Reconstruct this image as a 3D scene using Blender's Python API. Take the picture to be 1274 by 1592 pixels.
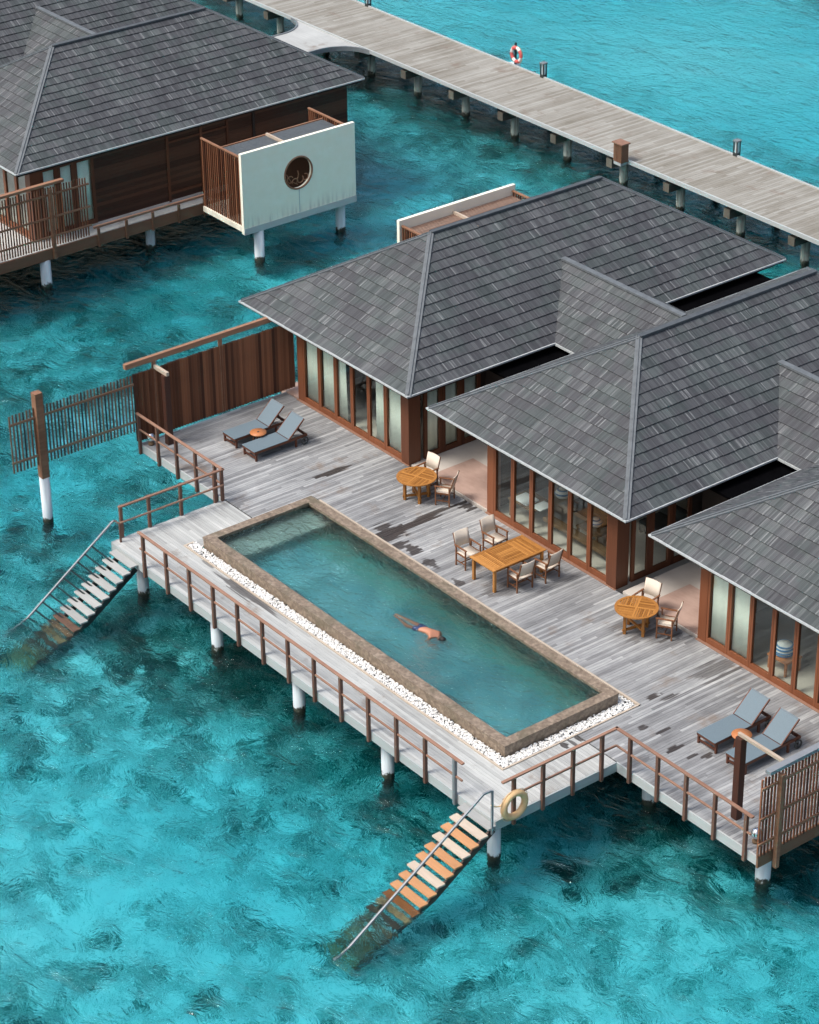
import bpy, math, random
from mathutils import Vector, Matrix, Euler
S = bpy.context.scene
for o in list(bpy.data.objects): bpy.data.objects.remove(o)
C = S.collection
R = math.radians
# axes: X runs along the long side of the pool, Y towards the villas, Z up, deck top at z=0
# ---------------------------------------------------------------- camera
cam = bpy.data.objects.new('camera', bpy.data.cameras.new('camera')); C.objects.link(cam)
rt = Vector((0.61627862, 0.7874529, -0.0108902)); upv = Vector((-0.38228692, 0.31121906, 0.87005713)); fw = Vector((-0.68851825, 0.53203442, -0.4928306))
M = Matrix(((rt.x, upv.x, -fw.x), (rt.y, upv.y, -fw.y), (rt.z, upv.z, -fw.z))).to_4x4()
M.translation = Vector((40.22445587, -34.00143421, 36.9176542))
cam.matrix_world = M
cam.data.sensor_fit = 'HORIZONTAL'; cam.data.sensor_width = 36; cam.data.lens = 112.09
cam.data.clip_start = 1; cam.data.clip_end = 3000
S.camera = cam
# ---------------------------------------------------------------- light
W = bpy.data.worlds.new('World'); S.world = W; W.use_nodes = True
wn = W.node_tree; bg = wn.nodes['Background']
sky = wn.nodes.new('ShaderNodeTexSky'); sky.sky_type = 'NISHITA'; sky.sun_disc = False
SUN_DIR = Vector((-0.20, -0.62, 1.0)).normalized()
el = math.asin(SUN_DIR.z); az = math.atan2(SUN_DIR.x, SUN_DIR.y)
sky.sun_elevation = el; sky.sun_rotation = az
sky.air_density = 1.3; sky.dust_density = 5.0
wn.links.new(sky.outputs[0], bg.inputs[0]); bg.inputs[1].default_value = 0.15
sl = bpy.data.lights.new('sun', 'SUN'); sl.energy = 2.0; sl.angle = R(16); sl.color = (1, .975, .95)
so = bpy.data.objects.new('sun', sl); C.objects.link(so); so.rotation_euler = (-SUN_DIR).to_track_quat('-Z', 'Y').to_euler()
S.view_settings.view_transform = 'Standard'; S.view_settings.look = 'None'; S.view_settings.gamma = 1; S.view_settings.exposure = 0.30
S.render.engine = 'CYCLES'; S.cycles.transparent_max_bounces = 24; S.cycles.max_bounces = 10; S.cycles.caustics_refractive = True; S.cycles.caustics_reflective = False; S.cycles.blur_glossy = .3; S.cycles.sample_clamp_indirect = 0
WATER = -1.5
# ---------------------------------------------------------------- node helpers
class N:
    def __init__(s, name):
        s.m = bpy.data.materials.new(name); s.m.use_nodes = True; s.t = s.m.node_tree
        s.t.nodes.clear(); s.out = s.t.nodes.new('ShaderNodeOutputMaterial')
    def n(s, t, **k):
        x = s.t.nodes.new('ShaderNode' + t)
        for a, b in k.items(): setattr(x, a, b)
        return x
    def put(s, sock, v):
        if isinstance(v, bpy.types.NodeSocket): s.t.links.new(v, sock)
        elif v is not None:
            if hasattr(sock.default_value, '__len__') and isinstance(v, (tuple, list)):
                v = tuple(v) + ((1,) if len(sock.default_value) == 4 and len(v) == 3 else ())
            sock.default_value = v
    def math(s, op, a, b=None, c=None, clamp=False):
        x = s.n('Math', operation=op); x.use_clamp = clamp
        s.put(x.inputs[0], a)
        if b is not None: s.put(x.inputs[1], b)
        if c is not None: s.put(x.inputs[2], c)
        return x.outputs[0]
    def pos(s):
        return s.n('NewGeometry').outputs['Position']
    def obj(s): return s.n('TexCoord').outputs['Object']
    def attr(s, name='rnd'):
        x = s.n('Attribute'); x.attribute_name = name; return x.outputs['Fac']
    def sep(s, v):
        x = s.n('SeparateXYZ'); s.put(x.inputs[0], v); return x.outputs
    def comb(s, a, b, c):
        x = s.n('CombineXYZ'); s.put(x.inputs[0], a); s.put(x.inputs[1], b); s.put(x.inputs[2], c); return x.outputs[0]
    def vmul(s, v, k):
        x = s.n('VectorMath', operation='MULTIPLY'); s.put(x.inputs[0], v); s.put(x.inputs[1], k); return x.outputs[0]
    def vadd(s, v, k):
        x = s.n('VectorMath', operation='ADD'); s.put(x.inputs[0], v); s.put(x.inputs[1], k); return x.outputs[0]
    def noise(s, v, scale=1, detail=4, rough=.6, dist=0, col=False):
        x = s.n('TexNoise'); s.put(x.inputs['Vector'], v); s.put(x.inputs['Scale'], scale); x.inputs['Detail'].default_value = detail
        x.inputs['Roughness'].default_value = rough; x.inputs['Distortion'].default_value = dist
        return x.outputs['Color' if col else 'Fac']
    def voro(s, v, scale=1, feature='F1', out='Distance', rnd=1):
        x = s.n('TexVoronoi'); x.feature = feature; s.put(x.inputs['Vector'], v); s.put(x.inputs['Scale'], scale); s.put(x.inputs['Randomness'], rnd)
        return x.outputs[out]
    def white(s, v):
        x = s.n('TexWhiteNoise'); x.noise_dimensions = '3D'; s.put(x.inputs['Vector'], v); return x.outputs['Value']
    def ramp(s, f, stops, interp='LINEAR'):
        x = s.n('ValToRGB'); cr = x.color_ramp; cr.interpolation = interp
        while len(cr.elements) < len(stops): cr.elements.new(0.5)
        for e, (p, c) in zip(cr.elements, stops):
            e.position = p; e.color = (tuple(c) + (1,)) if hasattr(c, '__len__') else (c, c, c, 1)
        s.put(x.inputs[0], f); return x.outputs[0]
    def mix(s, f, a, b, mode='MIX'):
        x = s.n('Mix', data_type='RGBA', blend_type=mode); s.put(x.inputs[0], f); s.put(x.inputs[6], a); s.put(x.inputs[7], b); return x.outputs[2]
    def smooth(s, v, a, b):
        x = s.n('MapRange'); x.interpolation_type = 'SMOOTHSTEP'; s.put(x.inputs[0], v); x.inputs[1].default_value = a; x.inputs[2].default_value = b; return x.outputs[0]
    def bump(s, h, strength=.3, dist=.02, normal=None):
        x = s.n('Bump'); s.put(x.inputs['Strength'], strength); s.put(x.inputs['Distance'], dist); s.put(x.inputs['Height'], h)
        if normal is not None: s.put(x.inputs['Normal'], normal)
        return x.outputs[0]
    def bsdf(s, color, rough=.6, metal=0, normal=None, spec=.5, **k):
        x = s.n('BsdfPrincipled'); s.put(x.inputs['Base Color'], color); s.put(x.inputs['Roughness'], rough); s.put(x.inputs['Metallic'], metal)
        s.put(x.inputs['Specular IOR Level'], spec)
        if normal is not None: s.put(x.inputs['Normal'], normal)
        for a, b in k.items(): s.put(x.inputs[a], b)
        return x.outputs[0]
    def schlick(s, f0, gain=1.0, normal=None, power=5.0):
        lw = s.n('LayerWeight'); lw.inputs[0].default_value = .5
        if normal is not None: s.put(lw.inputs['Normal'], normal)
        p = s.math('POWER', lw.outputs['Facing'], power)
        return s.math('MULTIPLY', s.math('ADD', s.math('MULTIPLY', p, 1 - f0), f0), gain, clamp=True)
    def surf(s, sh): s.t.links.new(sh, s.out.inputs['Surface']); return s.m
MAT = {}
def wood(name, c0, c1, rough=.6, sc=(1, 1, 1), grain=1.0, rndmix=.5, spec=.3):
    """c0 dark, c1 light; grain follows the longest direction given by a small number in sc"""
    k = N(name); v = k.vmul(k.obj(), sc); r = k.attr()
    v = k.vadd(v, k.comb(k.math('MULTIPLY', r, 37.), k.math('MULTIPLY', r, 11.), 0))
    g = k.noise(v, 14, 6, .65); b = k.noise(v, 3, 3, .5)
    f = k.math('ADD', k.math('MULTIPLY', g, .55 * grain), k.math('MULTIPLY', b, .45))
    f = k.math('ADD', k.math('MULTIPLY', f, 1 - rndmix), k.math('MULTIPLY', r, rndmix))
    col = k.ramp(f, [(.2, c0), (.8, c1)])
    MAT[name] = k.surf(k.bsdf(col, rough, 0, k.bump(g, .25, .004), spec)); return MAT[name]
def plain(name, c, rough=.5, metal=0, var=.15, scale=8, spec=.5, bump=.1):
    k = N(name); g = k.noise(k.obj(), scale, 5, .6)
    d = tuple(x * (1 - var) for x in c); l = tuple(min(1, x * (1 + var)) for x in c)
    MAT[name] = k.surf(k.bsdf(k.ramp(g, [(.3, d), (.7, l)]), rough, metal, k.bump(g, bump, .004), spec)); return MAT[name]

# brown stained woods (vertical grain: small z scale)
wood('teak_vertical', (.060, .020, .010), (.165, .062, .030), .5, (1, 1, .08), 1, .35)
wood('door_wood', (.15, .050, .022), (.26, .095, .044), .42, (1, 1, .07), 1, .2)
wood('dark_post', (.045, .018, .012), (.085, .034, .022), .5, (1, 1, .06), 1, .2)
wood('slat_brown', (.065, .024, .013), (.26, .105, .052), .55, (1, 1, .06), 1, .75)
wood('rail_wood', (.19, .10, .068), (.38, .22, .15), .6, (.3, .3, .3), 1, .3)
wood('rail_post', (.10, .052, .038), (.20, .11, .078), .6, (1, 1, .1), 1, .3)
wood('beam_wood', (.14, .058, .030), (.42, .23, .14), .6, (.4, .1, 1), 1, .2)
wood('bleached_top', (.34, .27, .20), (.56, .47, .38), .6, (.4, .1, 1), 1, .2)
wood('bleached_slat', (.22, .12, .08), (.50, .36, .28), .6, (1, .1, 1), 1, .3)
wood('old_beam', (.05, .045, .035), (.20, .185, .15), .8, (1, .15, 1), 1, .2)
wood('furniture_teak', (.22, .085, .018), (.52, .24, .065), .4, (1, .25, 1), 1, .5)
wood('chair_teak', (.12, .048, .022), (.24, .105, .05), .5, (1, .3, .3), 1, .3)
wood('lounger_wood', (.07, .024, .014), (.16, .062, .035), .5, (1, .2, 1), 1, .3)
wood('tray_wood', (.38, .13, .045), (.62, .26, .11), .45, (1, .25, 1), 1, .3)
wood('plank_wall', (.035, .014, .008), (.10, .042, .024), .5, (1, .07, 1), 1, .55)
wood('step_orange', (.36, .17, .075), (.62, .34, .17), .55, (.25, 1, 1), 1, .2)
wood('step_dark_orange', (.25, .085, .02), (.45, .17, .05), .4, (.25, 1, 1), 1, .2)
wood('step_cream', (.40, .33, .26), (.62, .54, .44), .6, (.25, 1, 1), 1, .2)
wood('step_pale', (.29, .30, .29), (.47, .48, .46), .6, (.25, 1, 1), 1, .3)
wood('step_wet', (.045, .028, .022), (.13, .075, .055), .3, (.25, 1, 1), 1, .3)
wood('fascia', (.30, .33, .33), (.52, .55, .54), .65, (.12, .12, 1), 1, .3)
wood('fascia_brown', (.12, .06, .034), (.24, .125, .075), .6, (.2, .12, 1), 1, .3)
plain('white_concrete', (.62, .68, .70), .7, 0, .08, 3)
plain('steel', (.27, .285, .30), .5, .3, .1, 4)
plain('dark_steel', (.05, .06, .06), .4, .5, .1, 4)
plain('canvas', (.66, .58, .48), .85, 0, .06, 60)
plain('sling', (.135, .185, .215), .75, 0, .10, 50)
plain('curtain', (.88, .93, .84), .9, 0, .05, 2)
plain('grey_paint', (.18, .20, .21), .5, 0, .1, 6)
plain('eave_metal', (.45, .48, .48), .45, 0, .15, 9)
plain('ridge', (.07, .08, .088), .6, 0, .2, 5)
plain('ridge_light', (.125, .14, .15), .6, 0, .2, 5)
plain('chrome', (.75, .77, .78), .12, 1, .02, 3)
plain('white_cloth', (.74, .78, .80), .9, 0, .05, 6)
plain('blue_cloth', (.06, .22, .45), .9, 0, .15, 6)
plain('dark_fabric', (.022, .028, .032), .8, 0, .3, 6)
plain('rattan', (.17, .105, .055), .7, 0, .3, 60)
plain('ring_cream', (.76, .50, .25), .6, 0, .06, 5)
plain('ring_red', (.60, .11, .10), .5, 0, .1, 5)
plain('ring_white', (.80, .76, .72), .5, 0, .06, 5)
plain('skin', (.46, .21, .125), .5, 0, .12, 9)
plain('hair', (.012, .009, .008), .6, 0, .2, 60)
plain('black_roofing', (.002, .002, .0025), .95, 0, .3, 3, .02)
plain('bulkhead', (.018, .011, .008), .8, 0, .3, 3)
plain('rope', (.66, .50, .30), .8)
plain('ledge_stone', (.42, .45, .40), .6, 0, .2, 3)
plain('tray_grit', (.62, .62, .60), .9, 0, .4, 40)
plain('warm_plaster', (.40, .34, .28), .8, 0, .06, 2)
# ---------------------------------------------------------------- special materials
def m_pile():
    k = N('pile_paint'); p = k.sep(k.pos()); z = p[2]
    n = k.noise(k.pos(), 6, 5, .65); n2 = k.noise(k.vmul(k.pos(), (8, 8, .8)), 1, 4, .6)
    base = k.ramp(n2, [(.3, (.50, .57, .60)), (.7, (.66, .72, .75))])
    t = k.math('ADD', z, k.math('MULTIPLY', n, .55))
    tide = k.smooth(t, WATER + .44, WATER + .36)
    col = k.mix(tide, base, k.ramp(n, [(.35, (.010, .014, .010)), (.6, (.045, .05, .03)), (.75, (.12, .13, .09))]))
    haze = k.smooth(t, WATER - .05, WATER - .7); col = k.mix(k.math('MULTIPLY', haze, .9), col, (.24, .30, .26))  # water haze painted into the pile colour, stronger with depth
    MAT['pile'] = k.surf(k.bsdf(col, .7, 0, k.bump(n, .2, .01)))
    k = N('old_pile'); p = k.sep(k.pos()); z = p[2]
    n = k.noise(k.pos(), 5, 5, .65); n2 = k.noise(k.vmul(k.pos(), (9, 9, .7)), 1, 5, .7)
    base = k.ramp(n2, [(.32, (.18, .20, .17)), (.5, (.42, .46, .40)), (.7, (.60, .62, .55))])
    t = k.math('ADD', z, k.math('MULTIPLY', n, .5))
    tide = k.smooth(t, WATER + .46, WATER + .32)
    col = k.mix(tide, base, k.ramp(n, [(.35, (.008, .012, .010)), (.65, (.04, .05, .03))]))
    haze = k.smooth(t, WATER - .1, WATER - .8); col = k.mix(k.math('MULTIPLY', haze, .85), col, (.20, .26, .22))  # old piles fade below the surface too, haze put into their colour
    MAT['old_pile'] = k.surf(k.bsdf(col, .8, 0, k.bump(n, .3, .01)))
m_pile()
def m_deck(name, axis, greys, stains, warm=.0, gap=.125):
    k = N(name); P = k.pos(); x, y, z = k.sep(P); r = k.attr()
    sc = (9, .55, 1) if axis == 'y' else (.55, 9, 1)
    off = k.comb(k.math('MULTIPLY', r, 51.), k.math('MULTIPLY', r, 23.), 0)
    v = k.vadd(k.vmul(P, sc), off)
    g = k.noise(v, 2.4, 7, .7); b = k.noise(v, .55, 3, .6)
    big = k.noise(P, .45, 4, .6)
    f = k.math('ADD', k.math('MULTIPLY', g, .55), k.math('MULTIPLY', r, .27))
    f = k.math('ADD', f, k.math('MULTIPLY', b, .18))
    f = k.math('ADD', f, k.math('MULTIPLY', k.math('SUBTRACT', big, .5), .55))
    col = k.ramp(f, [(.18, greys[0]), (.38, greys[1]), (.58, greys[2]), (.80, greys[3])])
    # brownish weathering blotches
    bw = k.smooth(k.noise(k.vadd(P, (7, 3, 0)), .8, 5, .65), .55, .72)
    col = k.mix(k.math('MULTIPLY', bw, .7), col, (.20, .155, .12))
    # streaky thin dark wet marks on single boards
    sv = k.vadd(k.vmul(P, (7.9, 1.1, 1) if axis == 'y' else (1.1, 7.9, 1)), off)
    s1 = k.smooth(k.noise(sv, .8, 4, .7), .69, .72)
    s1 = k.math('MULTIPLY', s1, k.smooth(k.noise(P, .35, 2, .5), .48, .60))
    tot = k.math('MULTIPLY', s1, .75)
    jag = k.math('ADD', k.math('MULTIPLY', k.math('SUBTRACT', k.noise(v, 1.1, 4, .7), .5), 1.5), k.math('MULTIPLY', k.math('SUBTRACT', r, .5), .9))
    if axis == 'y': x = k.math('MULTIPLY', k.math('FLOOR', k.math('DIVIDE', k.math('ADD', x, 13.9), .098)), .098); x = k.math('ADD', x, -13.85)
    for (cx, cy, rx, ry, a) in stains:
        dx = k.math('DIVIDE', k.math('SUBTRACT', x, cx), rx); dy = k.math('DIVIDE', k.math('SUBTRACT', y, cy), ry)
        d = k.math('SQRT', k.math('ADD', k.math('POWER', dx, 2), k.math('POWER', dy, 2)))
        d = k.math('ADD', d, k.math('MULTIPLY', jag, 1.0))
        tot = k.math('MAXIMUM', tot, k.math('MULTIPLY', k.smooth(d, 1.05, .8), a))
    col = k.mix(tot, col, k.ramp(g, [(.3, (.022, .018, .017)), (.7, (.075, .062, .056))]))
    rough = k.math('SUBTRACT', .72, k.math('MULTIPLY', tot, .3))
    MAT[name] = k.surf(k.bsdf(col, rough, 0, k.bump(g, .35, .006), .35))
GR = [(.075, .075, .078), (.19, .195, .20), (.32, .33, .333), (.52, .53, .525)]
GL = [(.22, .225, .22), (.36, .37, .36), (.46, .475, .46), (.58, .59, .57)]
m_deck('deck_grey', 'y', GR, [(-14.74, 5.5, .16, .6, .95), (-10.6, 4.45, .42, .62, .97), (-10.95, 4.7, .30, .3, .9), (-10.72, 5.6, .13, 1.0, .95), (-10.80, 6.7, .05, 1.0, .9), (-10.9, 6.2, .03, 1.2, .9), (-10.0, 4.4, .25, .3, .9),
    (-10.55, 7.4, .3, .25, .9), (-9.6, 4.6, .5, .22, .9), (-8.6, 4.5, .3, .18, .85), (-7.4, 4.45, .25, .12, .8), (.33, 4.75, .09, .3, .95), (.62, 5.1, .07, .6, .85), (2.41, 3.57, .14, .22, .95),
    (2.87, 3.69, .10, .2, .9), (3.1, 4.0, .09, .15, .9), (.45, 6.9, .35, .7, .55), (1.2, 3.6, .06, .16, .9), (1.6, 3.9, .06, .2, .9), (-1.5, 7.0, .08, .5, .7), (-6.3, 5.2, .5, .6, .5), (-2.2, 6.6, .6, .5, .35)])
m_deck('deck_pale', 'x', GL, [(-10.9, -.55, 1.3, .16, .75), (-12.6, -.42, .35, .08, .6), (.55, 1.5, .12, .10, .9), (.5, 2.0, .2, .1, .9), (.6, 1.75, .25, .06, .8)])
m_deck('boardwalk', 'y', [(.155, .14, .105), (.235, .22, .185), (.305, .295, .26), (.39, .385, .35)], [])

def m_roof():
    k = N('shingle'); uv = k.n('UVMap').outputs[0]; u, v, _ = k.sep(uv); r = k.attr()
    slat = k.math('FLOOR', k.math('DIVIDE', k.math('ADD', u, k.math('MULTIPLY', r, 3.7)), .05))
    row = k.math('FLOOR', k.math('ADD', v, .001))
    w = k.white(k.comb(slat, row, 3.3)); w2 = k.white(k.comb(slat, row, 9.1))
    fine = k.noise(k.comb(k.math('MULTIPLY', u, 40), k.math('MULTIPLY', v, .8), r), 1, 4, .7)
    big = k.noise(k.pos(), .5, 4, .6)
    f = k.math('ADD', k.math('MULTIPLY', r, .20), k.math('MULTIPLY', w, .32))
    f = k.math('ADD', f, k.math('MULTIPLY', fine, .40))
    f = k.math('ADD', f, k.math('MULTIPLY', k.math('SUBTRACT', big, .5), .35))
    col = k.ramp(f, [(.18, (.022, .026, .029)), (.45, (.056, .064, .068)), (.68, (.108, .120, .122)), (.90, (.22, .235, .234))])
    hue = k.noise(k.pos(), 1.3, 3, .5, col=True)
    col = k.mix(.20, col, k.mix(k.smooth(k.noise(k.vadd(k.pos(), (5, 5, 5)), 1.1, 3, .5), .42, .62), (.13, .115, .13), (.11, .14, .13)))
    streak = k.math('MULTIPLY', k.math('GREATER_THAN', w2, .955), k.smooth(fine, .35, .6))
    col = k.mix(k.math('MULTIPLY', streak, .35), col, (.42, .44, .44))
    # gap between slats
    fr = k.math('FRACT', k.math('DIVIDE', k.math('ADD', u, k.math('MULTIPLY', r, 3.7)), .05))
    gapm = k.math('MULTIPLY', k.math('LESS_THAN', fr, .16), .6)
    col = k.mix(gapm, col, (.03, .033, .037))
    MAT['shingle'] = k.surf(k.bsdf(col, .7, 0, k.bump(k.math('ADD', k.math('MULTIPLY', fine, .5), k.math('MULTIPLY', w, .6)), .6, .012), .35))
m_roof()
def m_glass():
    k = N('glass')
    t = k.n('BsdfTransparent'); t.inputs[0].default_value = (.93, .96, .94, 1)
    g = k.n('BsdfGlossy'); g.inputs['Roughness'].default_value = .02; g.inputs[0].default_value = (.9, .95, .95, 1)
    m = k.n('MixShader'); k.put(m.inputs[0], k.schlick(.045, 1.2)); k.t.links.new(t.outputs[0], m.inputs[1]); k.t.links.new(g.outputs[0], m.inputs[2])
    MAT['glass'] = k.surf(m.outputs[0])
m_glass()
def m_stone():
    k = N('pool_stone'); P = k.pos(); v = k.voro(P, 16, 'F1', 'Color'); n = k.noise(P, 7, 6, .7); b = k.noise(P, 1.2, 3, .6)
    f = k.math('ADD', k.math('MULTIPLY', k.sep(v)[0], .14), k.math('MULTIPLY', n, .80))
    col = k.ramp(f, [(.25, (.10, .072, .050)), (.5, (.24, .185, .135)), (.75, (.44, .36, .28))])
    col = k.mix(k.math('MULTIPLY', k.smooth(b, .5, .7), .5), col, (.10, .095, .055))
    MAT['pool_stone'] = k.surf(k.bsdf(col, .55, 0, k.bump(f, .5, .015)))
    k = N('pool_tile'); P = k.pos(); x, y, z = k.sep(P)
    n = k.noise(P, 6, 5, .65, .4); b = k.noise(P, .55, 4, .6, .5)
    col = k.ramp(k.math('ADD', k.math('MULTIPLY', n, .4), k.math('MULTIPLY', b, .6)), [(.36, (.09, .19, .22)), (.5, (.29, .44, .48)), (.64, (.58, .74, .78))])
    green = k.math('MULTIPLY', k.smooth(k.math('ADD', k.math('SUBTRACT', y, 2.6), k.math('MULTIPLY', b, 1.2)), .3, 1.3), .6)
    col = k.mix(green, col, (.10, .27, .17))
    MAT['pool_tile'] = k.surf(k.bsdf(col, .5))
    k = N('floor_stone'); P = k.pos(); n = k.noise(P, 1.1, 5, .6); x, y, z = k.sep(P)
    n3 = k.noise(k.vmul(P, (1, 3, 1)), 3, 4, .6)
    col = k.ramp(k.math('ADD', k.math('MULTIPLY', n, .6), k.math('MULTIPLY', n3, .4)), [(.3, (.40, .27, .22)), (.7, (.56, .40, .33))])
    MAT['floor_stone'] = k.surf(k.bsdf(col, .45))
    k = N('floor_pale'); P = k.pos(); n = k.noise(P, .9, 5, .6)
    MAT['floor_pale'] = k.surf(k.bsdf(k.ramp(n, [(.3, (.50, .46, .41)), (.7, (.66, .61, .55))]), .4))
    k = N('white_panel'); P = k.pos(); x, y, z = k.sep(P); n = k.noise(P, 2.2, 5, .65)
    st = k.noise(k.vmul(P, (1, 6, .5)), 1.2, 4, .6)
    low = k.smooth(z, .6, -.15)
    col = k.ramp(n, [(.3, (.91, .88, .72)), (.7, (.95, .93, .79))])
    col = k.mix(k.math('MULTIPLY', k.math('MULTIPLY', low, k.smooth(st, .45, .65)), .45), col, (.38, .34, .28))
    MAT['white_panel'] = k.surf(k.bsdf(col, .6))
    k = N('step_wet'); P = k.pos(); n = k.noise(P, 5, 6, .7); n2 = k.noise(P, 16, 4, .6); z = k.sep(P)[2]; n = k.math('ADD', k.math('MULTIPLY', n, .7), k.math('MULTIPLY', k.attr(), .3))
    dry = k.ramp(n, [(.3, (.04, .024, .018)), (.7, (.15, .085, .06))]); alg = k.ramp(k.math('ADD', k.math('MULTIPLY', n, .6), k.math('MULTIPLY', n2, .4)), [(.34, (.012, .009, .007)), (.50, (.14, .065, .03)), (.66, (.50, .34, .15))])
    MAT['step_wet'] = k.surf(k.bsdf(k.mix(k.smooth(z, WATER + .1, WATER - .2), dry, alg), .5, 0, k.bump(n2, .6, .02)))
m_stone()
def m_pebble():
    k = N('pebble'); r = k.attr()
    col = k.ramp(r, [(.0, (.02, .025, .025)), (.045, (.03, .035, .035)), (.06, (.62, .62, .59)), (1, (.88, .88, .86))], 'LINEAR')
    MAT['pebble'] = k.surf(k.bsdf(col, .55))
m_pebble()
def m_water(name, ior, scale, strength, dist, vol=None, dens=.5):
    k = N(name); P = k.pos()
    warp = k.vadd(P, k.vmul(k.noise(P, .5 * scale, 2, .5, col=True), (1.2 / scale, 1.2 / scale, 0)))
    vs = k.vmul(warp, (.75, 1.3, 1))
    a = k.noise(vs, .55 * scale, 3, .55, .6); b = k.noise(vs, 1.9 * scale, 4, .6, .8); c = k.noise(warp, 6.5 * scale, 3, .6, .4)
    h = k.math('ADD', k.math('MULTIPLY', a, 1.0), k.math('ADD', k.math('MULTIPLY', b, .60), k.math('MULTIPLY', c, .15)))
    nrm = k.bump(h, strength, dist)
    t = k.n('BsdfRefraction'); t.inputs['Color'].default_value = (1, 1, 1, 1); t.inputs['Roughness'].default_value = .0; t.inputs['IOR'].default_value = 1.33; k.t.links.new(nrm, t.inputs['Normal'])
    g = k.n('BsdfGlossy'); g.inputs['Roughness'].default_value = .06; k.t.links.new(nrm, g.inputs['Normal'])
    m = k.n('MixShader'); k.put(m.inputs[0], k.schlick(.02, 1.15, nrm)); k.t.links.new(t.outputs[0], m.inputs[1]); k.t.links.new(g.outputs[0], m.inputs[2])
    k.surf(m.outputs[0])
    va = k.n('VolumeAbsorption'); va.inputs[0].default_value = tuple(vol) + (1,); va.inputs[1].default_value = dens
    k.t.links.new(va.outputs[0], k.out.inputs['Volume'])
    MAT[name] = k.m
m_water('sea_water', 1.34, 1.0, 1.0, .23, (.20, .875, .925), .90)
m_water('pool_water', 1.33, 2.2, 1.0, .19, (.05, .82, .84), .62)
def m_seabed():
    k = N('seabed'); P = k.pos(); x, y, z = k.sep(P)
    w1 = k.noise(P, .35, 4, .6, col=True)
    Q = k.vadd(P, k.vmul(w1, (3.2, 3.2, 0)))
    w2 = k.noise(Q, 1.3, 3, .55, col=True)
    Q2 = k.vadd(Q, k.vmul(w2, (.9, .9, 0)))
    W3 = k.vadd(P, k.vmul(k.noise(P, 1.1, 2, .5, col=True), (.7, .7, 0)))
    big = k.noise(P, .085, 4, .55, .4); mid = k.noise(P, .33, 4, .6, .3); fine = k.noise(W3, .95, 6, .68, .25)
    vf = k.noise(k.vmul(W3, (1, 1.3, 1)), 3.2, 6, .75, .3)  # fine flecks paint the water's broken, refracted light into the seabed colour
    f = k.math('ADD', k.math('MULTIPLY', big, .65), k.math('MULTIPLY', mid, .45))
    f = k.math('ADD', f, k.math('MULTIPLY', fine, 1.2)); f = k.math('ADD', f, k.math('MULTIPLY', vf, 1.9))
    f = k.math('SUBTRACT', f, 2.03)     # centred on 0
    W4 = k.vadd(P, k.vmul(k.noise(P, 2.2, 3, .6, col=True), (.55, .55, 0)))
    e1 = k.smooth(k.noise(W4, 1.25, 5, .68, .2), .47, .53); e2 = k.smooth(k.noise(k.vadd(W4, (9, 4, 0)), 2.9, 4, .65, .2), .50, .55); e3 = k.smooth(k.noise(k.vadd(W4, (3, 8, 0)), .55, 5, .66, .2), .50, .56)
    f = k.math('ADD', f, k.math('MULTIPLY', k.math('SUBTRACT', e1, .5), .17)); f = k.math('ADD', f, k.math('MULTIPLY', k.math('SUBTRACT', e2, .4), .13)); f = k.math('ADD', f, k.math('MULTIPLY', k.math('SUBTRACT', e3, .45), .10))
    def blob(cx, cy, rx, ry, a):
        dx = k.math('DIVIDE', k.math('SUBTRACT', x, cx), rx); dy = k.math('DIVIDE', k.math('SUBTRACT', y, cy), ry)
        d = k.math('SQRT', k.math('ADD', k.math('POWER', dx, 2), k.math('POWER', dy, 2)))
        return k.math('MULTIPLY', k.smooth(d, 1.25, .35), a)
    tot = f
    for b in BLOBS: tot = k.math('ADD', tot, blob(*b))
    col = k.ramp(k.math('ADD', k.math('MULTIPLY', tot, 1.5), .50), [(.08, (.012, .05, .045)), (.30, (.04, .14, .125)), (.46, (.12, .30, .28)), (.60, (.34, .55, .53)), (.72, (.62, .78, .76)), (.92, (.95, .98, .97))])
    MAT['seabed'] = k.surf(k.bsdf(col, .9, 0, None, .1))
BLOBS = [(-5, -11, 9, 6, .13), (6, 1, 6, 4.5, .10), (-11.5, -1.5, 6, 3, -.22), (-4, -.5, 5, 3, -.20), (3.5, 3.5, 5, 3, -.16), (-20, -1, 5, 5, .03), (-29, 5, 5, 6, -.08), (-40, 12, 6, 10, -.14),  # sand and coral patches; dark ones below deck, villa and boardwalk are painted-in shade
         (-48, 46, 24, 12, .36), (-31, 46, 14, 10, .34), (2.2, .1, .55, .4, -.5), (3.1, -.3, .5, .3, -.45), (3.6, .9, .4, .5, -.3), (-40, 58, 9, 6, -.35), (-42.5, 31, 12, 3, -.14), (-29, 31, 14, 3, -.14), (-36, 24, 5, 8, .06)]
m_seabed()

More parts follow.
